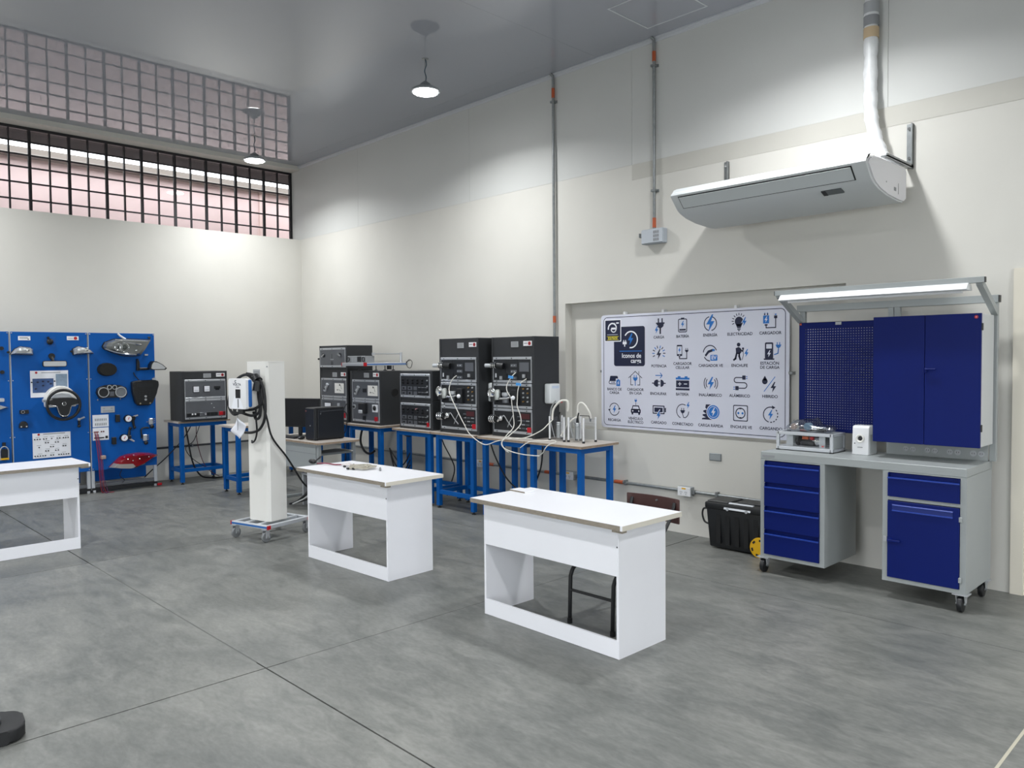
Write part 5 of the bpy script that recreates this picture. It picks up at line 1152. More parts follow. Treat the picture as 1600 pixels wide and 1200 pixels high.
# ------------------------------------------------------------------ charging column
ev = thing('charging_column', 'tall white charging column on a wheeled aluminium base', 'charging station', (-6.665, 3.357, 0), math.radians(14))
w, d, zb, zt, cf = .135, .105, .155, 1.595, .022
oct_ = [(-w + .008, -d), (w - cf, -d), (w, -d + cf), (w, d - .008), (w - .008, d), (-w + .008, d), (-w, d - .008), (-w, -d + .008)]
MB().prism(oct_, 'z', zb, zt).build('column', WPL2, ev, smooth=False)
MB().prism([(a * 1.012, b * 1.012) for a, b in oct_], 'z', zt, zt + .008).build('top_cap', WPL2, ev, smooth=False)
bs = MB(); fz0, fz1 = .118, .152
for (a, b, c, e) in ((-.235, .235, -.225, -.190), (-.235, .235, .255, .29), (-.235, -.20, -.19, .255), (.20, .235, -.19, .255), (-.10, -.065, -.19, .255), (.065, .10, -.19, .255)): bs.box(a, b, c, e, fz0, fz1, bev=.003)
fr_ = bs.build('base_frame', ALUW, ev)
B('blue_insert', BLUESIDE, fr_, (-.235, .235, -.2265, -.225, .128, .142))
for (x, y) in ((.236, -.208), (.236, .272), (-.248, -.208)): B('corner_cap', RED, fr_, (x, x + .012, y - .018, y + .018, fz0, fz1))
for (x, y) in ((-.20, -.205), (.20, -.205), (.20, .27), (-.20, .27)):
    mb = MB(); mb.box(x - .03, x + .03, y - .03, y + .03, .112, .118); mb.box(x - .024, x - .020, y - .02, y + .02, .04, .112); mb.box(x + .020, x + .024, y - .02, y + .02, .04, .112)
    c = mb.build('caster', ALU, ev, smooth=False); MB().lathe([(.022, -.014), (.044, -.012), (.046, 0), (.044, .012), (.022, .014)], (x, y, .046), 'x', 18).build('wheel', mat('wheel_grey', '#7b7e80', .5), c); MB().cyl((x - .026, y, .046), (x + .026, y, .046), .012, n=10).build('hub', CHROME, c)
p = B('info_plate', SILV, ev, (-.045, .045, -d - .002, -d, 1.470, 1.530)); B('print', GREYT, p, *[(-.038, .038, -d - .0026, -d - .002, 1.480 + .010 * k, 1.485 + .010 * k) for k in range(4)])
B('label_strip', GREYT, ev, (-.05, -.005, -d - .001, -d, 1.420, 1.424), (.025, .085, -d - .001, -d, 1.420, 1.424)); MB().cyl((.125, -d + .012, 1.555), (.131, -d + .004, 1.555), .006, n=8).build('screw', STEEL, ev)
# charger box on the front face
cx_, cz_ = -.020, 1.318; cy1 = -d - .135; cy0 = cy1 - .062
B('charger_mount', WPL2, ev, (cx_ - .08, cx_ + .10, cy1, -d, cz_ - .12, cz_ + .10), bev=.004)
chg = B('charger', BLUESIDE, ev, (cx_ - .112, cx_ + .122, cy0 + .02, cy1, cz_ - .118, cz_ + .126), bev=.012, seg=2)
mb = MB(); mb.prism(rrect(cx_ - .118, cx_ + .116, cz_ - .135, cz_ + .136, .018), 'y', cy0 - .004, cy0 + .030, bev=.006, seg=2); mb.build('front_cover', WPL, chg)
MB().prism([(cx_ - .08, cz_ - .13), (cx_ + .08, cz_ - .13), (cx_ + .028, cz_ - .02), (cx_ - .036, cz_ - .02)], 'y', cy0 - .0055, cy0 - .004).build('lower_facet', PRINTW, chg, smooth=False)
B('display', SCREEN, chg, (cx_ - .020, cx_ + .042, cy0 - .007, cy0 - .004, cz_ - .038, cz_ + .040)); B('indicator', GREYT, chg, (cx_ + .004, cx_ + .020, cy0 - .007, cy0 - .004, cz_ - .122, cz_ - .045))
mk = text('VOLTA', .030, cx_ - .003, cy0 - .0048, cz_ + .082, PRINTN, chg, 'CENTER', .0006, 1.1); B('sub_mark', GREYT, chg, (cx_ - .016, cx_ + .028, cy0 - .0048, cy0 - .004, cz_ + .055, cz_ + .064))
MB().tube([(cx_ - .018 + .010 * math.cos(a), cy0 - .0048, cz_ + .110 + .010 * math.sin(a)) for a in [math.radians(40 + 28 * q) for q in range(11)]], .0026, 5).build('emblem', PRINTN, chg)
B('gland_block', BLK, chg, (cx_ - .085, cx_ + .05, cy0 + .01, cy1 - .02, cz_ - .18, cz_ - .118), bev=.004); MB().cyl((cx_ - .01, cy0 + .01, cz_ - .15), (cx_ - .01, cy0 + .001, cz_ - .15), .012, n=10).build('lock', CHROME, chg)
# holster and cables
hs_ = MB(); hs_.cyl((.080, -d - .07, 1.34), (.090, -d - .06, 1.43), .050, .040, n=16); hs_.cyl((.090, -d - .06, 1.43), (.04, -d - .05, 1.475), .040, .028, n=14); hs_.build('plug_holster', BLK, ev)
zq = -d - .06
cable('charge_cable', [(-.02, cy0 + .04, 1.16), (-.11, cy0 + .03, 1.13), (-.19, cy0 + .04, 1.20), (-.19, cy0 + .05, 1.30), (-.14, cy0 + .07, 1.42), (-.05, cy0 + .09, 1.480), (.05, zq, 1.475), (.14, zq, 1.40), (.175, zq, 1.26), (.165, zq, 1.10), (.10, zq, 1.0), (.0, zq, .965), (-.10, zq, .96)], .012, CABLE, ev)
cable('charge_cable', [(-.05, cy0 + .05, 1.15), (.05, zq - .04, 1.12), (.10, zq, 1.16), (.09, zq, 1.28), (.04, zq, 1.42), (-.03, zq - .03, 1.485), (-.09, zq - .06, 1.46)], .012, CABLE, ev)
cable('charge_cable', [(.0, cy0 + .05, 1.17), (.07, zq - .03, 1.18), (.13, zq, 1.24), (.12, zq, 1.36), (.05, zq, 1.47), (-.04, zq - .02, 1.495)], .012, CABLE, ev)
cable('charge_cable', [(.02, zq, 1.15), (.06, zq - .01, 1.09), (.105, zq, 1.12), (.115, zq, 1.28), (.085, zq, 1.40)], .012, CABLE, ev)
cable('supply_cable', [(.055, zq, 1.30), (.05, zq, 1.12), (.06, zq, .98), (.035, zq, .90), (-.03, zq + .02, .87), (-.08, zq + .06, .88)], .008, CABLE, ev)
cable('supply_cable', [(.04, zq, 1.45), (.10, zq, 1.33), (w + .01, -d - .02, 1.10), (w + .018, -d + .03, .92), (w + .020, d - .03, .74), (w + .02, d + .06, .62), (w + .0, d + .20, .45), (w + .02, d + .33, .33), (w + .03, d + .36, .20), (w - .02, d + .32, .155)], .0085, CABLE, ev)
ps = thing('paper_sheet', 'white paper sheet hanging by string below the charger', 'paper', (-6.565, 3.06, 1.02), math.radians(14))
mb = MB(); n = 6; c_, s_ = math.cos(math.radians(-38)), math.sin(math.radians(-38))
grid = [[mb.bm.verts.new((u * c_ - v * s_, -.02 + .012 * math.sin(u * 40) + .01 * math.cos(v * 30), u * s_ + v * c_)) for u in [-.06 + .12 * i / n for i in range(n + 1)]] for v in [-.075 + .15 * j / n for j in range(n + 1)]]
for j in range(n):
    for i in range(n): mb.bm.faces.new((grid[j][i], grid[j][i + 1], grid[j + 1][i + 1], grid[j + 1][i]))
sh = mb.build('sheet', PAPER, ps); sm = sh.modifiers.new('thickness', 'SOLIDIFY'); sm.thickness = .0006
cable('string', [(.0, -.03, .16), (.004, -.035, .08), (.0, -.03, .0), (-.004, -.03, -.02)], .0018, CABLE, ps)

# ------------------------------------------------------------------ black rounded base at the lower left edge
rb = thing('floor_base', 'black rounded plastic base entering at the bottom left corner', 'equipment base', (-3.92, .60, 0), math.radians(-6))
MB().prism(rrect(-.135, .105, -.55, .205, .075, 6), 'z', .004, .062, bev=.012, seg=3).build('base', RUB, rb)
MB().prism(rrect(-.090, .045, -.55, .120, .045, 6), 'z', .060, .082, bev=.008, seg=2).build('raised_pad', mat('pad_grey', '#2e3033', .55), rb)

# ------------------------------------------------------------------ blue car-electrics training boards by the left wall
def board(label, ya, yb_):
    # local x runs along the wall (world +Y), local -y faces the room (world +X)
    t = thing('training_board', label, 'training board', (-10.36, ya, 0), PI / 2, 'blue car training boards by the left wall')
    w = yb_ - ya; pz0, pz1 = .275, 1.962
    B('panel', BOARDB, t, (.006, w - .006, 0, .012, pz0, pz1))
    for x in (0, w - .04): B('post', ALUW, t, (x + .001, x + .039, .012, .052, 0.03, pz1 + .004), bev=.003)
    B('top_rail', ALUW, t, (.04, w - .04, .012, .052, pz1 - .036, pz1 + .004), bev=.003); B('bottom_rail', FACE, t, (.04, w - .04, .012, .052, .07, .11), bev=.003)
    B('base_rail', BLK, t, (0.002, w - .002, .010, .054, .012, .060)); B('back_panel', BOARDB, t, (.04, w - .04, .30, .312, .10, .60))
    B('edge_strip', ALUW, t, (-.001, .006, -.001, .012, pz0, pz1))
    for x in (.015, w - .045): B('foot_bar', ALU, t, (x, x + .03, 0, .33, 0, .03), bev=.002)
    mb = MB()
    for x in (.018, w - .018):
        for z in (pz0 + .02, .75, 1.40, pz1 - .015): mb.cyl((x, -.004, z), (x, 0, z), .006, n=8)
    mb.build('screws', CHROME, t)
    return t
def plate(t, ya, name, m, y0, y1, z0, z1, th=.004, parent=None, bev=0.0):
    return B(name, m, parent or t, (y0 - ya, y1 - ya, -th, 0.0005, z0, z1), bev=bev)
def blob(mb, poly, y0, y1, bulge=.6, cx=None):   # faceted lamp shell: outline at the board, smaller outline in front
    n = len(poly); cy = sum(p[0] for p in poly) / n; cz = sum(p[1] for p in poly) / n
    A = [mb.bm.verts.new((p[0], y1, p[1])) for p in poly]
    M = [mb.bm.verts.new((cy + (p[0] - cy) * .94, y1 + (y0 - y1) * .65, cz + (p[1] - cz) * .94)) for p in poly]
    Bv = [mb.bm.verts.new((cy + (p[0] - cy) * bulge, y0, cz + (p[1] - cz) * bulge)) for p in poly]
    mb._tag([mb.bm.faces.new(A[::-1]), mb.bm.faces.new(Bv)])
    for P, Q in ((A, M), (M, Bv)):
        mb._tag([mb.bm.faces.new((P[i], P[(i + 1) % n], Q[(i + 1) % n], Q[i])) for i in range(n)])
    return mb
def ring(c, r, rr, t, name, m, y, n=20, parent=None):
    return MB().tube([(c[0] + r * math.cos(2 * PI * a / n), y, c[1] + r * math.sin(2 * PI * a / n)) for a in range(n)], rr, 7, closed=True).build(name, m, parent or t)

# --- leftmost board, only its right edge in view
ya = 1.285; t = board('leftmost blue training board, only its right edge in view', ya, 2.098); q = lambda y: y - ya
MB().prism(rrect(q(1.90), q(2.03), 1.165, 1.205, .01), 'y', -.03, 0).build('lamp_strip', ALUW, t, smooth=False)
blob(MB(), [(q(1.86), 1.13), (q(1.98), 1.13), (q(2.07), 1.10), (q(2.0), 1.075), (q(1.86), 1.075)], -.06, 0, .7).build('indicator_lamp', LENSG, t)
cable('bottle_loop', [(q(1.975), -.03, .50), (q(1.972), -.03, .60), (q(1.985), -.03, .64), (q(2.014), -.03, .655), (q(2.04), -.03, .64), (q(2.055), -.03, .60), (q(2.05), -.03, .50)], .006, SILV, t)
MB().prism(rrect(q(1.985), q(2.045), .50, .625, .015), 'y', -.04, 0).build('pump', BLK, t, smooth=False); plate(t, ya, 'pump_label', YEL, 1.975, 2.055, .505, .525, .045); plate(t, ya, 'pump_cap', BLK, 2.0, 2.03, .655, .70, .03)
for z in (1.77, 1.50): MB().cyl((q(2.02), 0, z), (q(2.02), -.02, z), .022, n=12).build('button', BLK, t)

# --- middle board with the steering wheel
ya = 2.105; t = board('middle blue training board with black steering wheel and mirror', ya, 2.914); q = lambda y: y - ya
p = plate(t, ya, 'name_plate', PRINTW, 2.187, 2.310, 1.864, 1.912); plate(t, ya, 'print', GREYT, 2.20, 2.285, 1.884, 1.889, .005, p); plate(t, ya, 'print', GREYT, 2.20, 2.285, 1.894, 1.899, .005, p); plate(t, ya, 'print', BLK, 2.282, 2.295, 1.872, 1.882, .005, p)
p = plate(t, ya, 'sensor_cover', ACRYL, 2.452, 2.566, 1.796, 1.912, .006); MB().sph((q(2.508), -.012, 1.850), .036, (1, .6, 1)).cyl((q(2.49), 0, 1.895), (q(2.49), -.03, 1.895), .012).build('light_sensor', BLK, t)
p = plate(t, ya, 'logo_plate', PRINTW, 2.690, 2.816, 1.870, 1.917); MB().cyl((q(2.782), -.004, 1.893), (q(2.782), -.006, 1.893), .019, n=16).build('logo_disc', RED, p); plate(t, ya, 'print', GREYT, 2.70, 2.755, 1.889, 1.894, .005, p)
def fog(t, poly, tip, label=None):
    l = blob(MB(), poly, -.10, -.02, .72).build('fog_lamp', LENSG, t); cy = sum(a for a, _ in poly) / len(poly); cz = sum(b for _, b in poly) / len(poly)
    MB().prism([(a * 1.0 + (a - cy) * .06, b + (b - cz) * .10) for a, b in poly], 'y', -.025, 0).build('housing', BLK, l, smooth=False)
    MB().sph((cy + .03, -.085, cz), .032, (1, .6, 1)).build('reflector', CHROME, l); MB().cyl((tip[0], -.03, tip[1]), (tip[0], -.055, tip[1]), .014, n=10).build('lug', BLK, l)
    blob(MB(), [(cy - .02 + .05 * math.cos(a * PI / 5), cz + .03 * math.sin(a * PI / 5)) for a in range(10)], -.106, -.09, .6).build('lens', MIRR, l)
fog(t, [(q(2.10), 1.702), (q(2.145), 1.762), (q(2.20), 1.792), (q(2.29), 1.782), (q(2.322), 1.76), (q(2.322), 1.698)], (q(2.078), 1.725))
fog(t, [(q(2.748), 1.698), (q(2.748), 1.766), (q(2.80), 1.795), (q(2.86), 1.785), (q(2.93), 1.755), (q(2.968), 1.712)], (q(2.725), 1.735))
mi = MB().prism(rrect(q(2.412), q(2.665), 1.553, 1.626, .022), 'y', -.075, -.045, bev=.006).build('interior_mirror', BLK, t); MB().prism(rrect(q(2.420), q(2.657), 1.561, 1.618, .016), 'y', -.077, -.075).build('mirror_glass', MIRR, mi, smooth=False)
MB().cyl((q(2.522), 0, 1.672), (q(2.535), -.05, 1.60), .020, .012).cyl((q(2.522), 0, 1.68), (q(2.522), -.02, 1.68), .034).build('mirror_mount', BLK, mi)
p = plate(t, ya, 'diagram_board', PRINTW, 2.296, 2.692, 1.198, 1.510, .005); pp = plate(t, ya, 'circuit_print', DBLUE, 2.318, 2.535, 1.252, 1.418, .006, p); plate(t, ya, 'table_print', DGREEN, 2.560, 2.680, 1.30, 1.468, .006, p); MB().cyl((q(2.358), -.005, 1.487), (q(2.358), -.007, 1.487), .013, n=12).build('logo_disc', RED, p); plate(t, ya, 'print', GREYT, 2.41, 2.61, 1.483, 1.490, .006, p)
for (y, z) in ((2.37, 1.376), (2.425, 1.384), (2.48, 1.378), (2.425, 1.335), (2.505, 1.355), (2.35, 1.30)): MB().sph((q(y), -.0075, z), .010, (1.3, .2, 1), 8, 6).build('symbol', PRINTN, p)
for (y, z) in ((2.308, 1.376), (2.545, 1.384)): MB().cyl((q(y), -.005, z), (q(y), -.016, z), .008, n=8).build('jack', BLK, p)
# steering column, cowl and wheel
cw_ = MB().prism([(q(2.585) + .165 * math.cos(a), 1.155 + .175 * math.sin(a)) for a in [math.radians(5 + 17 * k) for k in range(11)]] + [(q(2.43), 1.08), (q(2.74), 1.08)], 'y', -.12, 0, bev=.01).build('column_cowl', WPL2, t)
MB().cyl((q(2.585), 0, 1.11), (q(2.585), -.21, 1.11), .045).build('steering_column', BLK, t)
wz = 1.110; wy_ = -.215; wc = q(2.583)
sw = MB().tube([(wc + .172 * math.cos(2 * PI * a / 40), wy_, wz + .172 * math.sin(2 * PI * a / 40)) for a in range(40)], .0165, 10, closed=True).build('steering_wheel', BLK, t)
MB().prism([(wc - .155, wz + .050), (wc - .11, wz + .075), (wc, wz + .082), (wc + .11, wz + .075), (wc + .155, wz + .050), (wc + .155, wz + .005), (wc + .075, wz - .012), (wc + .055, wz - .10), (wc + .028, wz - .150), (wc - .028, wz - .150), (wc - .055, wz - .10), (wc - .075, wz - .012), (wc - .155, wz + .005)], 'y', wy_ - .018, wy_ + .02, bev=.005).build('hub_cover', BLK, sw)
for sx in (-1, 1): cable('chrome_trim', [(wc + sx * .150, wy_ - .020, wz + .004), (wc + sx * .085, wy_ - .021, wz - .012), (wc + sx * .072, wy_ - .021, wz - .030), (wc + sx * .052, wy_ - .021, wz - .100), (wc + sx * .026, wy_ - .021, wz - .128), (wc, wy_ - .021, wz - .130)], .0055, CHROME, sw, k=4)
ring((wc, wz + .012), .020, .003, t, 'emblem_ring', CHROME, wy_ - .020, 18, sw); MB().tube([(wc - .022, wy_ - .020, wz + .006), (wc - .004, wy_ - .020, wz + .012), (wc + .003, wy_ - .020, wz + .008), (wc + .022, wy_ - .020, wz + .016)], .0026, 5).build('emblem_bar', CHROME, sw)
blob(MB(), [(wc - .14, wz + .075), (wc - .09, wz + .125), (wc, wz + .140), (wc + .09, wz + .125), (wc + .14, wz + .075)], -.16, -.10, .8).build('column_shroud', ALUW, t)
MB().cyl((q(2.47), -.09, 1.165), (q(2.395), -.10, 1.165), .013, .022).build('stalk', ALUW, t)
s_ = plate(t, ya, 'light_switch', BLK, 2.178, 2.268, 1.015, 1.060, .035, bev=.004); MB().cyl((q(2.205), -.035, 1.038), (q(2.205), -.045, 1.038), .016, n=14).build('dial', FACED, s_); ring((q(2.205), 1.038), .017, .002, t, 'dial_ring', SILV, -.045, 14, s_)
s_ = MB().prism([(q(2.165), .855), (q(2.255), .855), (q(2.250), .90), (q(2.232), .928), (q(2.190), .928), (q(2.170), .90)], 'y', -.05, 0, bev=.004).build('pedal_switch', BLK, t)
for y in (2.183, 2.235): MB().cyl((q(y), -.05, .87), (q(y), -.055, .87), .008, n=8).build('bolt', CHROME, s_)
MB().cyl((q(2.794), 0, 1.033), (q(2.794), -.03, 1.033), .018, n=12).build('push_button', BLK, t)
ky = MB().cyl((q(2.792), 0, .918), (q(2.792), -.03, .918), .016, n=12).cyl((q(2.79), -.02, .915), (q(2.845), -.05, .942), .010).build('ignition_key', ALUW, t); MB().tube([(q(2.792), -.02, .90), (q(2.79), -.03, .86)], .014, 8).sph((q(2.789), -.03, .838), .020).build('key_fob', BLK, ky)
p = plate(t, ya, 'connector_plate', PRINTW, 2.302, 2.699, .484, .778, .005); MB().cyl((q(2.365), -.005, .762), (q(2.365), -.007, .762), .013, n=12).build('logo_disc', RED, p); plate(t, ya, 'print', GREYT, 2.41, 2.64, .760, .768, .006, p)
dots = []
for (z, L) in ((.708, (0.02, .047, .074, .113, .140, .196, .255, .280, .320, .345, .370)), (.662, (.132, .158, .236, .262)), (.612, (.064, .184, .210, .316, .341)), (.566, (.132, .158, .236, .262)), (.512, (.020, .047, .074, .10, .126, .184, .210, .268, .294, .319, .345, .370))): dots += [(2.302 + f, z) for f in L]
jm = None
for (y, z) in dots:
    if jm is None: o = MB().cyl((0, -.005, 0), (0, -.013, 0), .0075, n=8).build('jack', BLK, p); jm = o.data
    else: o = put('jack', jm, p)
    o.location = (q(y), 0, z)
for (z, L) in ((.728, (.03, .11, .18, .25, .33)), (.682, (.13, .23)), (.632, (.04, .18, .31)), (.586, (.13, .23)), (.534, (.05, .18, .30))):
    for f in L: plate(t, ya, 'print', GREYT, 2.302 + f, 2.302 + f + .045, z, z + .004, .0056, p)

# --- right board with lamps and instruments
ya = 2.921; t = board('right blue training board with headlamp and red tail lamp', ya, 3.700); q = lambda y: y - ya
hp = [(q(3.073), 1.795), (q(3.10), 1.845), (q(3.206), 1.886), (q(3.33), 1.892), (q(3.455), 1.889), (q(3.633), 1.883), (q(3.56), 1.76), (q(3.50), 1.685), (q(3.42), 1.672), (q(3.30), 1.682), (q(3.188), 1.718), (q(3.09), 1.762)]
hl = blob(MB(), hp, -.16, -.02, .74).build('headlamp', mat('headlamp_shell', '#7d807f', .18, metal=.4, coat=.5), t)
MB().prism([(a + (a - q(3.35)) * .02, b + (b - 1.78) * .05) for a, b in hp], 'y', -.03, 0).build('housing', BLK, hl, smooth=False)
for (y, z, r_) in ((3.215, 1.785, .042), (3.285, 1.782, .052)):
    MB().sph((q(y), -.14, z), r_ * .8, (1, .7, 1)).build('projector', mat('projector_glass', '#4a4f4e', .1, metal=.3), hl); ring((q(y), z), r_, .006, t, 'bezel', CHROME, -.155, 20, hl)
cable('chrome_strip', [(q(3.085), -.10, 1.768), (q(3.18), -.14, 1.728), (q(3.30), -.16, 1.702), (q(3.42), -.155, 1.692)], .011, CHROME, hl); cable('chrome_strip', [(q(3.19), -.12, 1.868), (q(3.30), -.155, 1.845), (q(3.42), -.16, 1.825), (q(3.50), -.14, 1.815)], .016, CHROME, hl)
MB().sph((q(3.42), -.155, 1.745), .016).build('bulb', CHROME, hl)
MB().tube([(q(3.26), -.01, 1.955), (q(3.275), -.03, 1.93), (q(3.33), -.06, 1.885)], .013, 6).build('bracket', ALUW, hl); MB().cyl((q(3.62), -.01, 1.915), (q(3.635), -.03, 1.905), .012).build('bracket_bolt', BLK, hl)
plate(t, ya, 'terminal_block', CHROME, 3.565, 3.612, 1.680, 1.702, .02, bev=.003)
blob(MB(), [(q(3.122) + .112 * math.copysign(abs(math.cos(a)) ** .9, math.cos(a)), 1.512 + .083 * math.sin(a)) for a in [2 * PI * k / 16 for k in range(16)]], -.07, 0, .86).build('loudspeaker', mat('speaker_mesh', '#1d1d1b', .8, bump=.3, bscale=300), t)
sm_ = MB().prism([(q(3.462), 1.492), (q(3.50), 1.492), (q(3.495), 1.60), (q(3.478), 1.645), (q(3.465), 1.63)], 'y', -.05, 0, bev=.004).build('mirror_foot', BLK, t)
mp = [(q(3.575), 1.512), (q(3.588), 1.575), (q(3.615), 1.612), (q(3.66), 1.606), (q(3.735), 1.565), (q(3.785), 1.518), (q(3.765), 1.498), (q(3.60), 1.498)]
mh = blob(MB(), mp, -.05, -.17, .9).build('mirror_housing', BLK, t); MB().prism([(q(3.672) + (a - q(3.672)) * .84, 1.548 + (b - 1.548) * .80) for a, b in mp], 'y', -.176, -.172).build('mirror_glass', MIRR, mh, smooth=False); MB().box(q(3.48), q(3.60), -.08, -.04, 1.497, 1.530, bev=.008).build('mirror_arm', BLK, mh)
cl = MB().prism([(q(2.985), 1.225), (q(3.0), 1.285), (q(3.06), 1.315), (q(3.158), 1.326), (q(3.25), 1.315), (q(3.325), 1.285), (q(3.335), 1.20), (q(3.30), 1.155), (q(3.20), 1.165), (q(3.12), 1.165), (q(3.02), 1.155)], 'y', -.07, 0, bev=.006).build('instrument_cluster', BLK, t)
for (y, z, r_, m_) in ((3.059, 1.232, .058, FACED), (3.258, 1.229, .062, mat('dial_grey', '#6f7378', .4)), (3.126, 1.293, .024, BLK), (3.185, 1.291, .024, BLK)):
    MB().cyl((q(y), -.070, z), (q(y), -.073, z), r_, n=24).build('dial', m_, cl); ring((q(y), z), r_, .005, t, 'dial_ring', SILV, -.074, 24, cl)
B('centre_display', mat('lcd_grey', '#5c5f66', .4), cl, (q(3.128), q(3.178), -.073, -.07, 1.185, 1.240))
for y in (3.01, 3.27): MB().cyl((q(y), -.005, 1.142), (q(y), 0, 1.142), .008, n=8).build('bolt', CHROME, cl)
cn = MB().prism([(q(3.392), 1.352), (q(3.45), 1.366), (q(3.66), 1.372), (q(3.712), 1.355), (q(3.716), 1.30), (q(3.685), 1.20), (q(3.64), 1.085), (q(3.60), 1.052), (q(3.46), 1.052), (q(3.43), 1.085), (q(3.398), 1.22)], 'y', -.08, 0, bev=.010).build('centre_console', BLK, t)
B('radio_slot', FACED, cn, (q(3.45), q(3.645), -.083, -.08, 1.285, 1.325))
for i in range(4):
    for j in range(4): B('key', FACED, cn, (q(3.47 + .04 * i), q(3.492 + .04 * i), -.084, -.08, 1.135 + .03 * j, 1.15 + .03 * j))
for z in (1.165, 1.125): MB().cyl((q(3.545), -.08, z), (q(3.545), -.092, z), .014, n=12).build('knob', SILV, cn)
for y in (3.48, 3.60): MB().cyl((q(y), -.08, 1.078), (q(y), -.085, 1.078), .010, n=8).build('bolt', mat('bolt_tan', '#a39c86', .4, metal=.5), cn)
for z in (1.33, 1.275): MB().cyl((q(3.412), -.08, z), (q(3.412), -.09, z), .014, n=10).build('knob', FACED, cn)
plate(t, ya, 'mount_tab', ALUW, 3.655, 3.70, 1.362, 1.392, .02); cable('lead', [(q(3.43), -.01, 1.47), (q(3.45), -.02, 1.42), (q(3.49), -.03, 1.37)], .006, CABLE, t)
e_ = plate(t, ya, 'fuse_cover', ALUW, 3.042, 3.200, .978, 1.058, .012, bev=.004); plate(t, ya, 'fuse_detail', SILV, 3.06, 3.18, .992, 1.010, .016, e_); plate(t, ya, 'fuse_detail', SILV, 3.065, 3.085, 1.025, 1.04, .018, e_); plate(t, ya, 'fuse_detail', SILV, 3.155, 3.175, 1.025, 1.04, .018, e_)
p = plate(t, ya, 'fuse_plate', PRINTW, 2.946, 3.127, .808, .957, .005)
for r0 in (.842, .898):
    for k in range(7): plate(t, ya, 'fuse', GREYT, 2.972 + .020 * k, 2.980 + .020 * k, r0 - .014, r0 + .014, .010, p)
p = plate(t, ya, 'patch_plate', PRINTW, 2.944, 3.125, .645, .798, .005); plate(t, ya, 'jack_row', BLK, 2.958, 3.07, .668, .682, .012, p); plate(t, ya, 'jack_row', BLK, 3.085, 3.112, .664, .694, .012, p); plate(t, ya, 'jack_row', mat('jack_red', '#6d1418', .4), 2.955, 3.01, .742, .754, .012, p)
for y in (3.04, 3.065): MB().cyl((q(y), -.005, .75), (q(y), -.014, .75), .009, n=8).build('jack', mat('jack_maroon', '#551418', .4), p)
for (y, z) in ((3.226, .903), (3.178, .626)): plate(t, ya, 'relay', BLK, y - .024, y + .024, z - .045, z + .045, .04, bev=.003)
for (y, z, s1) in ((3.345, .893, 1), (3.293, .655, -1)):
    g_ = MB().cyl((q(y), 0, z), (q(y), -.05, z), .046, n=20).box(q(y), q(y + .085), -.045, 0, z - .02, z + .025, bev=.006).cyl((q(y + .06), -.025, z - .02 * s1), (q(y + .07), -.025, z - .105 * s1), .018, .012).build('pressure_gauge', BLK, t)
    MB().cyl((q(y), -.05, z), (q(y), -.053, z), .038, n=20).build('gauge_face', PRINTW, g_); MB().tube([(q(y) - .006, -.055, z - .012), (q(y) + .008, -.055, z + .018)], .004, 5).build('needle', RED, g_)
    MB().cyl((q(y + .07), -.02, z + .02 * s1), (q(y + .12), -.03, z + .035 * s1 - (.02 if s1 < 0 else 0)), .013, .010).build('fitting', SILV, g_); MB().sph((q(y + .075), -.03, z - .115 * s1), .019).build('knob', BLK, g_)
for (y, z) in ((3.622, .835), (3.545, .632)):
    v_ = MB().box(q(y - .022), q(y + .022), -.04, 0, z - .035, z + .045, bev=.006).build('valve_block', ALU, t)
    for dz_ in (-.02, .005, .03): MB().cyl((q(y + .015), -.03, z + dz_), (q(y + .042), -.045, z + dz_ + .008), .007, n=8).build('nipple', CHROME, v_)
    MB().sph((q(y + .01), -.03, z - .06), .026, (1, .8, 1)).build('cap', BLK, v_); MB().cyl((q(y - .03), 0, z), (q(y - .045), -.01, z), .008, n=8).build('bolt', CHROME, v_)
cable('pipe', [(q(3.51), -.02, .64), (q(3.50), -.03, .74), (q(3.54), -.03, .765), (q(3.59), -.03, .76)], .010, BLK, t)
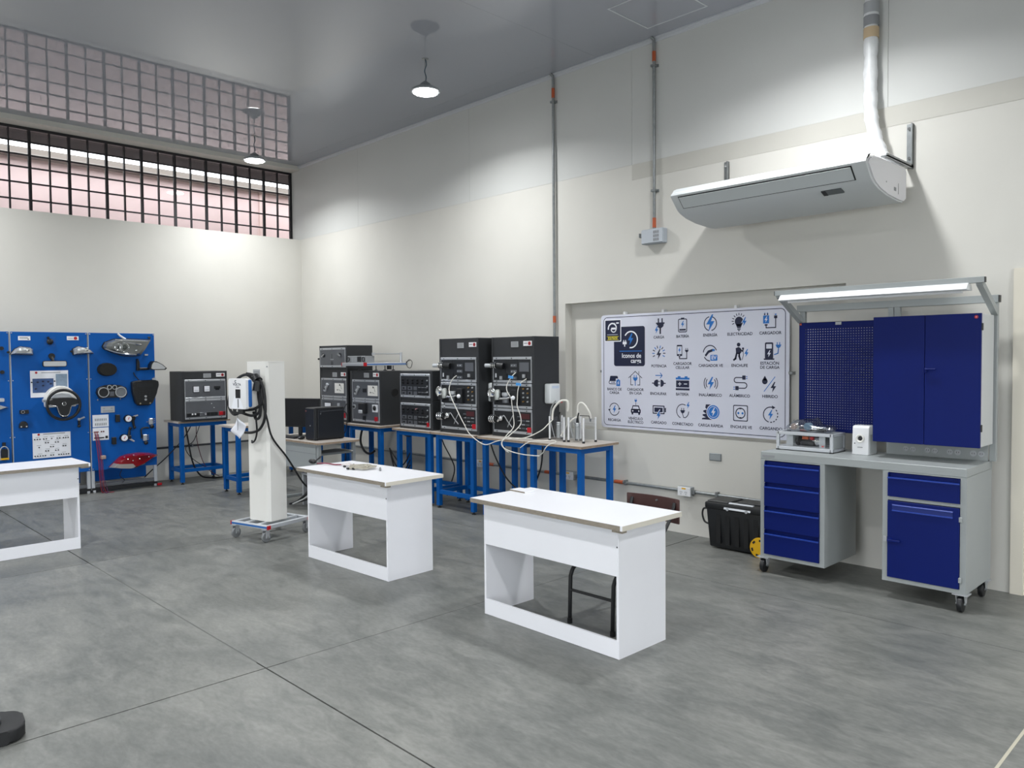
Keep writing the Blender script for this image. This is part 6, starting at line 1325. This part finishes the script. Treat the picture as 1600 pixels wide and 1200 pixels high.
tp = [(q(3.105), .305), (q(3.17), .365), (q(3.24), .425), (q(3.33), .448), (q(3.46), .456), (q(3.59), .440), (q(3.695), .410), (q(3.62), .36), (q(3.52), .305), (q(3.42), .268), (q(3.32), .262), (q(3.18), .288)]
tl_ = blob(MB(), tp, -.13, -.01, .72).build('tail_lamp', REDL, t)
blob(MB(), [(q(3.108), .304), (q(3.16), .352), (q(3.24), .345), (q(3.38), .335), (q(3.42), .29), (q(3.36), .266), (q(3.2), .284)], -.135, -.04, .80).build('clear_lens', mat('clear_lens', '#a8a29e', .12, metal=.3, coat=.5), tl_)
blob(MB(), [(q(3.40), .40), (q(3.47), .43), (q(3.60), .425), (q(3.55), .38), (q(3.46), .345)], -.133, -.09, .8).build('dark_lens', mat('tail_dark', '#5a0a12', .12, coat=.6), tl_)
for (y, z) in ((3.26, .425), (3.37, .436), (3.30, .395), (3.44, .385), (3.36, .37), (3.55, .40)): MB().sph((q(y), -.128, z), .009, u=8, v=6).build('bulb_glint', CHROME, tl_)
cable('lead', [(q(3.27), 0, .26), (q(3.25), .02, .18), (q(3.30), .02, .12), (q(3.27), .01, .09)], .005, CABLE, tl_)
ec = B('end_cap', RED, t, (q(3.70) - .004, q(3.70) + .05, -.005, .035, .004, .034), bev=.003)
# red patch leads
for i in range(4):
    o = cable('patch_lead', [(-10.345, 2.965 + .012 * i, .742 - .02 * (i % 2)), (-10.325 + .004 * i, 2.975 + .012 * i, .60), (-10.315, 2.99 + .015 * i, .40), (-10.32 + .006 * i, 3.0 + .014 * i, .18), (-10.31 + .01 * i, 3.015 + .02 * i, .02), (-10.27 + .02 * i, 3.03 + .05 * (i % 3), .008)], .0042, mat('lead_red', '#8e1f34', .45) if i % 2 == 0 else mat('lead_purple', '#5b2a55', .45))
    tag(o, ('leftmost thin red lead', 'second lead from the left, purple', 'third lead from the left, red', 'rightmost thin purple lead')[i] + ' hanging from the right blue board to the floor', 'cable', 'red patch leads on the right blue board')
plg = thing('cable_clip', 'small grey clip gathering the red leads on the right board', 'clip', (-10.33, 3.045, .435)); MB().box(-.03, .03, -.028, .028, -.022, .022, bev=.006).build('body', mat('clip_tan', '#a58f86', .5), plg)
